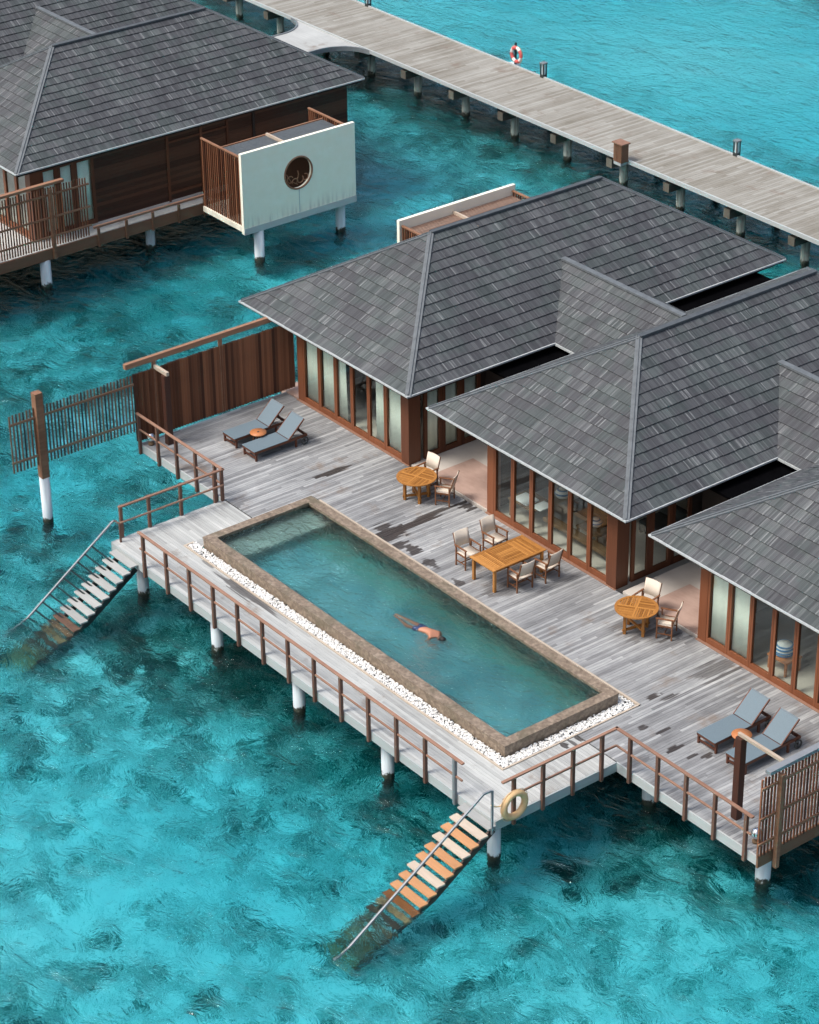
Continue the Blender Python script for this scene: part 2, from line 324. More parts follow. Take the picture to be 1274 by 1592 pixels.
# ---------------------------------------------------------------- mesh builder
class MB:
    def __init__(s): s.v = []; s.f = []; s.r = []; s.uv = []; s.sm = []
    def face(s, idx, r=.5, uv=None, sm=False): s.f.append(idx); s.r.append(r); s.uv.append(uv or [(0, 0)] * len(idx)); s.sm.append(sm)
    def box(s, x0, x1, y0, y1, z0, z1, r=None):
        r = random.random() if r is None else r
        b = len(s.v); s.v += [(x0, y0, z0), (x1, y0, z0), (x1, y1, z0), (x0, y1, z0), (x0, y0, z1), (x1, y0, z1), (x1, y1, z1), (x0, y1, z1)]
        for q in ((0, 3, 2, 1), (4, 5, 6, 7), (0, 1, 5, 4), (1, 2, 6, 5), (2, 3, 7, 6), (3, 0, 4, 7)): s.face([b + i for i in q], r)
        return s
    def bar(s, p, q, w, h, r=None, up=(0, 0, 1)):
        """rectangular bar from p to q, w sideways, h along up"""
        r = random.random() if r is None else r
        p = Vector(p); q = Vector(q); d = (q - p).normalized(); u = Vector(up)
        if abs(d.dot(u)) > .99: u = Vector((0, 1, 0))
        sd = d.cross(u).normalized(); u = sd.cross(d).normalized(); b = len(s.v)
        for e in (p, q):
            for a, c in ((-1, -1), (1, -1), (1, 1), (-1, 1)): s.v.append(tuple(e + sd * a * w / 2 + u * c * h / 2))
        for f in ((0, 1, 2, 3), (7, 6, 5, 4), (0, 4, 5, 1), (1, 5, 6, 2), (2, 6, 7, 3), (3, 7, 4, 0)): s.face([b + i for i in f], r)
        return s
    def tube(s, pts, rad, n=10, r=None, cap=True):
        r = random.random() if r is None else r
        pts = [Vector(p) for p in pts]; rads = rad if hasattr(rad, '__len__') else [rad] * len(pts); b = len(s.v); prev = None
        for i, p in enumerate(pts):
            d = (pts[min(i + 1, len(pts) - 1)] - pts[max(i - 1, 0)]).normalized()
            u = prev if prev is not None else (Vector((0, 0, 1)) if abs(d.z) < .9 else Vector((1, 0, 0)))
            sd = d.cross(u).normalized(); u = sd.cross(d).normalized(); prev = u
            for k in range(n):
                a = 2 * math.pi * k / n; s.v.append(tuple(p + (sd * math.cos(a) + u * math.sin(a)) * rads[i]))
        for i in range(len(pts) - 1):
            for k in range(n): s.face([b + i * n + k, b + (i + 1) * n + k, b + (i + 1) * n + (k + 1) % n, b + i * n + (k + 1) % n], r, None, True)
        if cap:
            s.face([b + k for k in range(n)], r); s.face([b + (len(pts) - 1) * n + k for k in reversed(range(n))], r)
        return s
    def ring(s, c, R0, r0, ax='x', n=36, m=12, segs=None):
        """torus about axis; segs=(start,end) fraction list"""
        b = len(s.v); c = Vector(c)
        for i in range(n):
            a = 2 * math.pi * i / n
            for j in range(m):
                t = 2 * math.pi * j / m; q = R0 + r0 * math.cos(t); h = r0 * math.sin(t)
                L = {'x': (h, q * math.cos(a), q * math.sin(a)), 'y': (q * math.cos(a), h, q * math.sin(a)), 'z': (q * math.cos(a), q * math.sin(a), h)}[ax]
                s.v.append(tuple(c + Vector(L)))
        for i in range(n):
            if segs is not None and not segs(i / n): continue
            for j in range(m): s.face([b + i * m + j, b + ((i + 1) % n) * m + j, b + ((i + 1) % n) * m + (j + 1) % m, b + i * m + (j + 1) % m], .5, None, True)
        return s
    def lathe(s, prof, c=(0, 0, 0), n=24, r=.5):
        b = len(s.v)
        for (q, z) in prof:
            for k in range(n): a = 2 * math.pi * k / n; s.v.append((c[0] + q * math.cos(a), c[1] + q * math.sin(a), c[2] + z))
        for i in range(len(prof) - 1):
            for k in range(n): s.face([b + i * n + k, b + i * n + (k + 1) % n, b + (i + 1) * n + (k + 1) % n, b + (i + 1) * n + k], r, None, True)
        if prof[0][0] > 1e-4: s.face([b + k for k in reversed(range(n))], r)
        if prof[-1][0] > 1e-4: s.face([b + (len(prof) - 1) * n + k for k in range(n)], r)
        return s
    def poly(s, pts, z0, z1, r=.5):
        b = len(s.v); n = len(pts)
        s.v += [(x, y, z0) for x, y in pts] + [(x, y, z1) for x, y in pts]
        s.face([b + n + i for i in range(n)], r); s.face([b + i for i in reversed(range(n))], r)
        for i in range(n): j = (i + 1) % n; s.face([b + i, b + j, b + n + j, b + n + i], r)
        return s
    def rot(s, deg, axis='Z', c=(0, 0, 0)):
        m = Matrix.Rotation(R(deg), 3, axis); c = Vector(c); s.v = [tuple(m @ (Vector(p) - c) + c) for p in s.v]; return s
    def mesh(s, name, mat, off=(0, 0, 0)):
        me = bpy.data.meshes.new(name); ox, oy, oz = off
        me.from_pydata([(x - ox, y - oy, z - oz) for x, y, z in s.v], [], s.f)
        me.polygons.foreach_set('use_smooth', s.sm)
        a = me.attributes.new('rnd', 'FLOAT', 'FACE'); a.data.foreach_set('value', s.r)
        l = me.uv_layers.new(name='UVMap'); fl = []
        for u in s.uv:
            for q in u: fl += q
        l.data.foreach_set('uv', fl)
        me.materials.append(MAT[mat]); me.update(); return me
def part(name, mb, mat, parent=None, bevel=0):
    """world coordinates in, stored relative to the parent's (unrotated) place"""
    off = (0, 0, 0); p = parent
    while p is not None: off = tuple(a + b for a, b in zip(off, p.location)); p = p.parent
    o = bpy.data.objects.new(name, mb.mesh(name, mat, off)); C.objects.link(o)
    if parent is not None: o.parent = parent
    if bevel:
        m = o.modifiers.new('bevel', 'BEVEL'); m.width = bevel; m.segments = 2; m.limit_method = 'ANGLE'
    return o
def tag(o, label=None, cat=None, group=None, kind=None):
    if label: o['label'] = label
    if cat: o['category'] = cat
    if group: o['group'] = group
    if kind: o['kind'] = kind
    return o
def thing(name, label, cat, loc=(0, 0, 0), group=None):
    o = bpy.data.objects.new(name, None); C.objects.link(o); o.location = loc; o.empty_display_size = .2
    return tag(o, label, cat, group)
def copy_tree(o, parent=None):
    c = o.copy(); C.objects.link(c); c.parent = parent
    for ch in [x for x in o.children]: copy_tree(ch, c)
    return c
def solo(name, mb, mat, label, cat, group=None, kind=None, bevel=0):
    """a thing that is one mesh, origin at its base centre"""
    xs = [p[0] for p in mb.v]; ys = [p[1] for p in mb.v]; zs = [p[2] for p in mb.v]
    off = ((min(xs) + max(xs)) / 2, (min(ys) + max(ys)) / 2, min(zs))
    o = bpy.data.objects.new(name, mb.mesh(name, mat, off)); o.location = off; C.objects.link(o)
    if bevel:
        m = o.modifiers.new('bevel', 'BEVEL'); m.width = bevel; m.segments = 2; m.limit_method = 'ANGLE'
    return tag(o, label, cat, group, kind)
random.seed(4)

# ================================================================ SETTING
def setting():
    g = 40; m = MB(); n = 120; L = 240.
    me = []
    cx, cy = -20, 20
    for j in range(n + 1):
        for i in range(n + 1):
            x = cx + (i / n - .5) * L; y = cy + (j / n - .5) * L
            z = -2.95 + .14 * math.sin(x * .31 + y * .17) + .12 * math.sin(y * .43 - x * .21)
            e = min(i, j, n - i, n - j)
            if e == 0: z = -2.95
            m.v.append((x, y, z))
    for j in range(n):
        for i in range(n):
            a = j * (n + 1) + i; m.face([a, a + 1, a + n + 2, a + n + 1], .5, None, True)
    X0, X1, Y0, Y1 = cx - L / 2, cx + L / 2, cy - L / 2, cy + L / 2; B = 1500
    b = len(m.v); m.v += [(x, y, -2.95) for x, y in ((-B, -B), (B, -B), (B, B), (-B, B), (X0, Y0), (X1, Y0), (X1, Y1), (X0, Y1))]
    for q in ((0, 1, 5, 4), (1, 2, 6, 5), (2, 3, 7, 6), (3, 0, 4, 7)): m.face([b + i for i in q])
    tag(part('seabed', m, 'seabed'), 'mottled sandy seabed with dark coral patches, painted shade and ripple pattern under the lagoon', 'seabed', kind='structure')
    m = MB().box(-B, B, -B, B, -3.6, WATER, .5)
    tag(part('sea_water', m, 'sea_water'), 'clear turquoise lagoon water with small ripples', 'sea water', kind='structure')
setting()

def boards(m, x0, x1, y0, y1, axis, z=0, w=.098, gap=.006, t=.03, lmin=2.2, lmax=4.2):
    if axis == 'y':
        x = x0
        while x < x1 - .02:
            xe = min(x + w, x1); y = y0 - random.random() * lmax
            while y < y1:
                ye = y + random.uniform(lmin, lmax); a = max(y, y0); e = min(ye, y1)
                if e - a > .02: m.box(x, xe - gap, a, e - .004, z - t, z + random.uniform(-.0015, .0015))
                y = ye
            x += w
    else:
        y = y0
        while y < y1 - .02:
            ye = min(y + w, y1); x = x0 - random.random() * lmax
            while x < x1:
                xe = x + random.uniform(lmin, lmax); a = max(x, x0); e = min(xe, x1)
                if e - a > .02: m.box(a, e - .004, y, ye - gap, z - t, z + random.uniform(-.0015, .0015))
                x = xe
            y += w
D = thing('pool_deck', 'large weathered grey timber deck around the swimming pool', 'deck'); D['kind'] = 'structure'
def deck():
    m = MB()
    boards(m, -20, -13.9, 2.08, 7.58, 'y'); boards(m, -13.9, .40, 4.22, 7.58, 'y'); boards(m, .40, 6.88, 2.08, 7.58, 'y')
    part('deck_boards', m, 'deck_grey', D)
    m = MB()
    boards(m, -15.38, 1.88, -1.86, -.40, 'x'); boards(m, -15.38, -13.9, -.40, 2.04, 'x'); boards(m, .40, 1.88, -.40, 2.04, 'x')
    boards(m, -13.9, -13.54, -.04, 4.18, 'y', 0)
    part('walkway_boards', m, 'deck_pale', D)
    # joist plate and edge boards
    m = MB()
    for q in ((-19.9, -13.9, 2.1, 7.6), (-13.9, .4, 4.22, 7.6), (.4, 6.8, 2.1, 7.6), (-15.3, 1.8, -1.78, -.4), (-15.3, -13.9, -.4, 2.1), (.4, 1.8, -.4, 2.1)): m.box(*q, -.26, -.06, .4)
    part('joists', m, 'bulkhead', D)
    m = MB()
    for (a, b) in (((-15.4, -1.885), (1.9, -1.885)), ((1.905, -1.9), (1.905, 2.05)), ((1.9, 2.055), (6.9, 2.055)), ((-15.405, 2.03), (-15.405, -1.9)), ((-20, 2.055), (-15.4, 2.055)), ((-20.0, 2.07), (-20.0, 7.6))):
        m.bar((a[0], a[1], -.135), (b[0], b[1], -.135), .045, .27)
    part('edge_board', m, 'fascia', D)
    m = MB().bar((6.91, 2.0, -.12), (6.91, 7.6, -.12), .06, .34)
    part('edge_board', m, 'fascia_brown', D)
    # curb round the pebble strip
    m = MB()
    m.bar((-13.9, -.375, .004), (.40, -.375, .004), .05, .05); m.bar((.385, -.35, .004), (.385, 4.20, .004), .05, .05); m.bar((-13.56, 4.20, .012), (.41, 4.20, .012), .06, .06)
    m.bar((-13.87, -.35, .004), (-13.87, -.06, .004), .05, .05)
    part('curb', m, 'step_cream', D)
    m = MB()
    for q in ((-13.86, .37, -.36, -.001), (.001, .37, .0, 4.18), (-13.5, .0, 3.851, 4.18)): m.box(*q, -.10, -.03, .5)
    part('gravel_tray', m, 'tray_grit', D)
deck()
def pool():
    P = thing('swimming_pool', 'long rectangular plunge pool with brown stone rim and underwater ledge', 'swimming pool', (-6.7, 1.9, 0))
    x0, x1, y0, y1, T, w = -13.5, .0, .0, 3.85, .33, .30
    m = MB()
    for (a, b, c, d) in ((x0, x1, y0, y0 + w), (x0, x1, y1 - w, y1), (x0, x0 + w, y0 + w, y1 - w), (x1 - w, x1, y0 + w, y1 - w)):
        m.box(a, b, c, d, T - .05, T)
    part('coping', m, 'pool_stone', P)
    m = MB(); e = .015
    m.box(x0 + w - e, x1 - w + e, y0 + w - e, y0 + w - e + .004, -1.0, .22); m.box(x0 + w - e, x1 - w + e, y1 - w + e - .004, y1 - w + e, -1.0, .22); m.box(x0 + w - e, x0 + w - e + .004, y0 + w, y1 - w, -1.0, .22); m.box(x1 - w + e - .004, x1 - w + e, y0 + w, y1 - w, -1.0, .22)
    part('wall_tiles', m, 'pool_tile', P)
    m = MB()
    m.box(x0 + e, x1 - e, y0 + e, y0 + w - e, -1.3, T - .05); m.box(x0 + e, x1 - e, y1 - w + e, y1 - e, -1.3, T - .05)
    m.box(x0 + e, x0 + w - e, y0 + w - e, y1 - w + e, -1.3, T - .05); m.box(x1 - w + e, x1 - e, y0 + w - e, y1 - w + e, -1.3, T - .05)
    part('pool_wall', m, 'pool_stone', P)
    m = MB().box(x0 + w - e, x1 - w + e, y0 + w - e, y1 - w + e, -1.28, -.70); part('pool_floor', m, 'pool_tile', P)
    m = MB().box(x0 + w - e, x0 + w + .95, y0 + w - e + .002, y1 - w + e - .002, -.69, -.16); part('ledge', m, 'ledge_stone', P)
    for (x, y) in ((-10.4, 2.6), (-12.1, 1.95)):
        part('underwater_light', MB().lathe([(.0, 0), (.20, 0), (.20, .02), (.0, .03)], (x, y, -.70), 24), 'white_cloth', P)
    m = MB().box(x0 + w - .01, x1 - w + .01, y0 + w - .01, y1 - w + .01, -1.2, .235, .5)
    tag(part('pool_water', m, 'pool_water'), 'clear green blue water filling the swimming pool', 'pool water', kind='structure')
    # pebbles
    m = MB(); ico = []
    def peb(x, y, z, r):
        b = len(m.v); a0 = random.random() * 6.28; sx = r * random.uniform(.8, 1.5); sy = r * random.uniform(.8, 1.2); sz = r * random.uniform(.6, .9); q = random.random()
        for (lz, lr, n) in ((-.9, .4, 5), (0, 1, 6), (.9, .45, 5)):
            pass
        rings = [(-.5, .85), (.35, .95), (.9, .45)]
        for (lz, lr) in rings:
            for k in range(6):
                a = a0 + k * math.pi / 3; px = math.cos(a) * lr * sx; py = math.sin(a) * lr * sy
                m.v.append((x + px * math.cos(a0) - py * math.sin(a0), y + px * math.sin(a0) + py * math.cos(a0), z + lz * sz))
        for i in range(2):
            for k in range(6): m.face([b + i * 6 + k, b + i * 6 + (k + 1) % 6, b + i * 6 + 6 + (k + 1) % 6, b + i * 6 + 6 + k], q, None, True)
        m.face([b + 12 + k for k in range(6)], q, None, True)
    def strip(xa, xb, ya, yb, dens, zz):
        for _ in range(int((xb - xa) * (yb - ya) * dens)):
            peb(random.uniform(xa, xb), random.uniform(ya, yb), zz + random.uniform(0, .045), random.uniform(.018, .036))
    strip(-13.83, .34, -.31, -.02, 1000, -.02); strip(.02, .34, -.02, 4.14, 1000, -.02); strip(-13.4, .02, 3.88, 4.15, 420, -.03)
    part_ = solo('white_pebbles', m, 'pebble', 'white pebbles with a few dark ones filling the strip round the pool', 'pebbles', kind='stuff')
pool()

# ================================================================ RAILINGS
def railing(label, path, posts, post_mats=None, ztop=1.08):
    t = thing('railing', label, 'railing', (path[0][0], path[0][1], 0), 'brown timber railings round the deck edge')
    m = MB(); m2 = MB()
    for a, b in zip(path[:-1], path[1:]):
        d = Vector((b[0] - a[0], b[1] - a[1], 0)).normalized() * .04
        m.bar((a[0] - d.x, a[1] - d.y, ztop), (b[0] + d.x, b[1] + d.y, ztop), .095, .05)
        m2.bar((a[0], a[1], .56), (b[0], b[1], .56), .05, .05)
    part('top_rail', m, 'rail_wood', t, .012); part('mid_rail', m2, 'rail_wood', t, .008)
    for i, (x, y) in enumerate(posts):
        mm = 'rail_post'
        if post_mats and i in post_mats: mm = 'grey_paint'
        o = part('post', MB().box(x - .045, x + .045, y - .045, y + .045, -.30, ztop - .026), mm, t, .006)
        if mm == 'grey_paint': o['label'] = 'grey painted metal post'
def lin(a, b, n): return [tuple(a[k] + (b[k] - a[k]) * i / (n - 1) for k in (0, 1)) for i in range(n)]
railing('long straight railing in front of the pool, between the two staircases', [(-13.75, -1.95), (.72, -1.95)], lin((-13.55, -1.955), (.43, -1.955), 13), (12,))
railing('left railing with a corner, beside the pair of loungers near the louvred fence', [(-19.95, 1.98), (-15.32, 1.98), (-15.32 - .0, -1.60)], lin((-19.9, 1.985), (-15.75, 1.985), 5) + [(-15.40, 1.985), (-15.44, 1.75), (-15.44, .55), (-15.44, -.55), (-15.44, -1.5)])
railing('right railing with a corner, running from the life ring to the slatted screen', [(1.95, -1.68), (1.95, 1.98), (6.68, 1.98)], [(1.95, -1.35), (1.95, -.42), (1.95, .55), (1.95, 1.5), (2.45, 1.985), (3.45, 1.985), (4.45, 1.985), (5.45, 1.985), (6.5, 1.985)])

# ================================================================ STAIRS
def stairs(label, x0, x1, v0, n, dv, dz, mats, z0=-.12, rail=None, arms=False, endrail=None):
    t = thing('staircase', label, 'staircase', ((x0 + x1) / 2, v0, 0), 'staircases from the deck into the sea')
    for i in range(n):
        v = v0 - dv * i; z = z0 - dz * i; j = random.uniform(-.015, .015)
        o = part('tread', MB().box(x0 + j, x1 + j, v - (.25 if z > WATER - .1 else .21), v, z - .055, z), mats[min(i, len(mats) - 1)], t, .008)
    for x in (x0 + .16, x1 - .10):
        m = MB().bar((x, v0 - .02, z0 - .16), (x, v0 - dv * (n - .5), z0 - dz * (n - .5) - .16), .06, .18)
        part('stringer', m, 'step_wet' if not arms else 'dark_steel', t)
    xr = rail[0]; pts = rail[1:]
    m = MB().bar((xr, pts[0][0], pts[0][1] - .0), (xr, pts[1][0], pts[1][1]), .055, .055); m.bar((xr, pts[1][0] + .02, pts[1][1]), (xr, pts[2][0], pts[2][1]), .055, .06)
    part('handrail', m, 'steel', t, .01)
    m = MB().bar((xr if not arms else xr + .28, pts[0][0] + .03, -.25), (xr if not arms else xr + .28, pts[0][0] + .03, pts[0][1]), .05, .05)
    if arms: m.bar((xr, pts[0][0] + .03, pts[0][1]), (xr + .28, pts[0][0] + .03, pts[0][1]), .04, .04)
    part('rail_post', m, 'steel' if not arms else 'rail_post', t)
    if arms:
        for i in range(1, n - 1):
            v = v0 - dv * i; z = z0 - dz * i - .10
            f = (v - pts[1][0]) / (pts[2][0] - pts[1][0]); zr = pts[1][1] + f * (pts[2][1] - pts[1][1])
            f2 = (v - .35 - pts[1][0]) / (pts[2][0] - pts[1][0]); zr = pts[1][1] + f2 * (pts[2][1] - pts[1][1])
            part('rail_bracket', MB().bar((xr, v - .35, zr), (x0 + .55, v - .0, z - .02), .036, .036), 'dark_steel', t)
    return t
stairs('left staircase with pale grey treads and a handrail held by thin brackets', -15.12, -13.98, -1.92, 16, .25, .17,
       ['step_pale'] * 7 + ['step_pale'] + ['step_wet'] * 9, -.10, (-15.5, (-1.72, .60), (-1.86, .52), (-6.1, -2.42)), True)
stairs('right staircase with orange and cream treads and a plain grey handrail', .80, 2.0, -1.93, 17, .262, .166,
       ['step_pale', 'step_cream', 'step_orange', 'step_cream', 'step_orange', 'step_orange', 'step_cream', 'step_orange', 'step_orange', 'step_dark_orange', 'step_wet', 'step_wet'], -.06,
       (2.0, (-2.10, 1.05), (-2.36, 1.06), (-6.85, -1.78)))

# ================================================================ SCREENS, FENCE, PERGOLA POSTS
def screen_panel(t, u, v0, v1, z0, z1, rails, step=.125, w=.05, d=.03):
    m = MB(); v = v0
    while v <= v1: m.box(u - d, u + d, v - w / 2 + .0, v + w / 2, z0 + random.uniform(-.01, .01), z1 + random.uniform(-.02, .02)); v += step
    part('slats', m, 'slat_brown', t)
    for zr in rails: part('rail', MB().bar((u + d + .022, v0 - .05, zr), (u + d + .022, v1 + .05, zr), .04, .07), 'beam_wood', t)
S1 = thing('slatted_screen', 'open slatted timber screen standing over the water beyond the left end of the deck', 'screen', (-20, 0, WATER))
screen_panel(S1, -20.05, -2.35, 1.92, .44, 2.35, (2.05, .78), .118, .046, .012)
part('post', MB().box(-20.16, -19.90, -1.50, -1.24, -.0, 2.85), 'beam_wood', S1, .01)
part('pile', MB().tube([(-20.03, -1.37, -3.3), (-20.03, -1.37, 0.0)], .16, 20), 'pile', S1)
F1 = thing('louvred_fence', 'tall solid louvred timber fence behind the left loungers with a beam above it', 'fence', (-20, 5, 0))
m = MB(); v = 2.02; i = 0
while v < 8.0:
    m.bar((-20.02, v, .08), (-20.02, v, 2.38 + random.uniform(-.01, .01)), .125, .025, None, (.8, -.6, 0)); v += .105
part('louvres', m, 'slat_brown', F1)
part('top_beam', MB().box(-20.12, -19.98, 1.7, 8.0, 2.62, 2.80), 'beam_wood', F1, .01)
for v in (2.75, 5.2): part('stub_post', MB().box(-20.10, -20.0, v - .05, v + .05, .1, 2.62), 'beam_wood', F1)
part('rail', MB().box(-20.12, -20.07, 2.0, 8.0, 1.9, 2.0), 'beam_wood', F1); part('rail', MB().box(-20.12, -20.07, 2.0, 8.0, .3, .4), 'beam_wood', F1)
P1 = thing('pergola_post', 'thick dark timber post joined to the louvred fence by a pale crossbeam', 'post', (-19.42, 2.75, 0), 'thick pergola posts at the deck ends')
part('post', MB().box(-19.52, -19.32, 2.65, 2.85, 0, 2.36), 'dark_post', P1, .01)
part('crossbeam', MB().box(-20.12, -19.27, 2.70, 2.80, 2.37, 2.50), 'bleached_top', P1, .008)
P2 = thing('pergola_post', 'thick dark timber post in front of the right loungers with a pale crossbeam', 'post', (5.45, 2.72, 0), 'thick pergola posts at the deck ends')
part('post', MB().box(5.35, 5.55, 2.64, 2.84, 0, 2.36), 'dark_post', P2, .01)
part('crossbeam', MB().box(5.36, 6.84, 2.70, 2.78, 2.37, 2.46), 'bleached_top', P2, .008)
def side_screen(label, du, v0, v1, mainposts):
    t = thing('slatted_screen', label, 'screen', (6.95 + du, v0, 0))
    screen_panel(t, 6.93 + du, v0, v1, .02, 2.28, (2.02, 1.15, .42), .11, .04, .02)
    for v in mainposts: part('post', MB().box(6.99 + du, 7.11 + du, v - .06, v + .06, -.42, 2.28), 'beam_wood', t, .008)
    part('top_beam', MB().box(6.88 + du, 7.06 + du, v0 + .12, v1 - 1.0, 2.40, 2.50), 'beam_wood' if du else 'steel', t, .008)
    return t
side_screen('slatted timber screen at the right end of the deck, next to the thick post', 0, 1.98, 7.4, (2.5, 5.2))
side_screen('slatted timber screen at the lower left of the neighbouring villa', -41.73, 3.0, 9.45, (5.2, 7.85))
def globe(x, y, label):
    t = thing('globe_lamp', label, 'lamp', (x, y, 0), 'small metal globe lamps at the deck corners')
    part('base', MB().lathe([(.10, 0), (.10, .06), (.05, .10), (.05, .14)], (x, y, 0), 16), 'rattan', t)
    part('globe', MB().lathe([(.001, .10), (.08, .12), (.13, .19), (.145, .26), (.13, .33), (.08, .39), (.001, .41)], (x, y, 0), 20), 'chrome', t)
globe(-19.72, 2.28, 'shiny metal globe lamp at the foot of the louvred fence')
globe(6.45, 2.42, 'shiny metal globe lamp at the foot of the right slatted screen')

# ================================================================ PILES
def pile(x, y, r, label, group, mat='pile', top=-.27):
    return solo('pile', MB().tube([(x, y, -3.3), (x, y, top)], r, 24), mat, label, 'pile', group)
g = 'white round piles under the pool deck'
for x, lb in zip((-14.55, -10.75, -6.85, -2.95), ('leftmost white pile in front of the pool, next to the left staircase', 'second white pile from the left below the long front railing',
              'third white pile from the left below the long front railing', 'fourth white pile below the long front railing, left of the right staircase')):
    pile(x, -1.45, .17, lb, g)
pile(1.42, -1.52, .17, 'white pile under the life ring beside the right staircase', g)
pile(6.25, 2.95, .19, 'white pile under the right corner of the deck by the slatted screen', g)
pile(2.15, 3.0, .19, 'white pile under the inner corner of the right railing', g)
pile(-15.9, 2.9, .17, 'white pile under the inner corner of the left railing', g)
pile(6.6, 5.6, .17, 'white pile at the right edge of the photo below the slatted screen', g)
g = 'white round piles under the neighbouring villa'
pile(-34.95, 5.35, .20, 'white pile at the far left edge below the neighbouring villa screen', g, top=-.45)
pile(-34.95, 7.55, .20, 'white pile below the main post of the neighbouring villa screen', g, top=-.45)
pile(-35.5, 12.4, .18, 'white pile below the low walkway rail of the neighbouring villa', g, top=-.45)
pile(-31.95, 14.9, .19, 'white pile under the near corner of the white bathroom box', g, top=-.30)
pile(-32.3, 18.9, .19, 'white pile under the far corner of the white bathroom box', g, top=-.30)

# ================================================================ VILLAS
EZ = 2.8; TP = 2.6 / 4.31
def slope(m, A, B, Dp, Cp, nrow=15, tile=.55, seed=0):
    """A,B eave ends; Dp,Cp the matching upper ends (may coincide)"""
    A, B, Dp, Cp = map(Vector, (A, B, Dp, Cp)); e = (B - A).normalized()
    up = ((Dp + Cp) / 2 - (A + B) / 2); up = (up - e * up.dot(e)); L = up.length; up.normalize(); nrm = e.cross(up).normalized()
    if nrm.z < 0: nrm = -nrm
    def ends(t):
        a = A.lerp(Dp, t); b = B.lerp(Cp, t); return (a - A).dot(e), (b - A).dot(e)
    for k in range(nrow):
        t0 = k / nrow; t1 = (k + 1) / nrow; l0, r0 = ends(t0); l1, r1 = ends(t1)
        lo = min(l0, l1); hi = max(r0, r1); off = random.random() * tile; x = math.floor(lo / tile) * tile - off
        while x < hi:
            xe = x + tile - .006
            a0 = min(max(x, l0), r0); b0 = min(max(xe, l0), r0); a1 = min(max(x, l1), r1); b1 = min(max(xe, l1), r1)
            if b0 - a0 > .005 or b1 - a1 > .005:
                lift = .034 + random.uniform(0, .010); q = random.random(); jj = random.uniform(-.008, .008)
                p0 = A + e * a0 + up * (L * t0 + jj - .012); p1 = A + e * b0 + up * (L * t0 + jj - .012); p2 = A + e * b1 + up * (L * t1); p3 = A + e * a1 + up * (L * t1)
                b = len(m.v)
                m.v += [tuple(p0 + nrm * lift), tuple(p1 + nrm * lift), tuple(p2 + nrm * .006), tuple(p3 + nrm * .006), tuple(p0 - nrm * .012), tuple(p1 - nrm * .012)]
                m.face([b, b + 1, b + 2, b + 3], q, [(a0, k + .02), (b0, k + .02), (b1, k + .98), (a1, k + .98)])
                m.face([b + 4, b + 5, b + 1, b], q, [(a0, k + .02), (b0, k + .02), (b0, k + .04), (a0, k + .04)])
            x += tile
def cap(m, a, b, w=.20, h=.07, r=.5):
    m.bar((a[0], a[1], a[2] + .03), (b[0], b[1], b[2] + .03), w, h, r)
def hip_roof(parent, c, hw, y0, y1):
    ap = EZ + hw * TP; x0, x1 = c - hw, c + hw; R0 = (c, y0 + hw, ap); R1 = (c, y1 - hw, ap)
    k = [(x0, y0, EZ), (x1, y0, EZ), (x1, y1, EZ), (x0, y1, EZ)]
    m = MB(); slope(m, k[0], k[1], R0, R0); slope(m, k[1], k[2], R0, R1); slope(m, k[2], k[3], R1, R1); slope(m, k[3], k[0], R1, R0)
    rf = part('roof', m, 'shingle', parent)
    for kk, a in ((k[1], R0), (k[0], R0), (k[2], R1), (k[3], R1)):
        m = MB(); d = (Vector(a) - Vector(kk)).normalized()
        s = Vector((d.y, -d.x, 0)).normalized()
        for sg in (-1, 1):
            p = Vector(kk) + s * sg * .05 + Vector((0, 0, .01)); q = Vector(a) + s * sg * .05 + Vector((0, 0, .01))
            m.bar(tuple(p), tuple(q), .09, .045, .5)
        m.bar(tuple(Vector(kk) + Vector((0, 0, .05))), tuple(Vector(a) + Vector((0, 0, .045))), .035, .04, .8)
        part('hip_cap', m, 'ridge_light', rf)
    m = MB(); cap(m, R0, R1, .18, .07); part('ridge_cap', m, 'ridge', rf)
    m = MB(); z = EZ - .005
    m.bar((x0 - .06, y0 - .045, z), (x1 + .06, y0 - .045, z), .06, .05); m.bar((x1 + .045, y0 - .01, z), (x1 + .045, y1, z), .06, .05); m.bar((x0 - .03, y1, z), (x0 - .03, y0, z), .05, .05); m.bar((x1, y1 + .03, z), (x0, y1 + .03, z), .05, .05)
    part('eave_trim', m, 'eave_metal', rf)
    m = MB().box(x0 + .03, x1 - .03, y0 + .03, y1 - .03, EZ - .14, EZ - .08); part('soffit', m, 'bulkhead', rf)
    return rf
def glazed_bays(parent, axis, fixed, edges, z0=.02, z1=2.66, fr=.075, mat='door_wood', inner=.0, out=1):
    """a row of framed panes; edges = bay boundaries along the axis"""
    def bx(m, a0, a1, d0, d1, za, zb):
        if axis == 'x': m.box(a0, a1, fixed + d0, fixed + d1, za, zb)
        else: m.box(fixed + d0, fixed + d1, a0, a1, za, zb)
    for a, b in zip(edges[:-1], edges[1:]):
        m = MB(); d = (-.03, .05) if out < 0 else (-.05, .03)
        bx(m, a + .005, a + fr, *d, z0, z1); bx(m, b - fr, b - .005, *d, z0, z1)
        bx(m, a + fr, b - fr, *d, z0, z0 + .17); bx(m, a + fr, b - fr, *d, z1 - .1, z1)
        w = part('window', m, mat, parent)
        m = MB(); bx(m, a + fr, b - fr, -.006, .006, z0 + .17, z1 - .1); part('pane', m, 'glass', w)
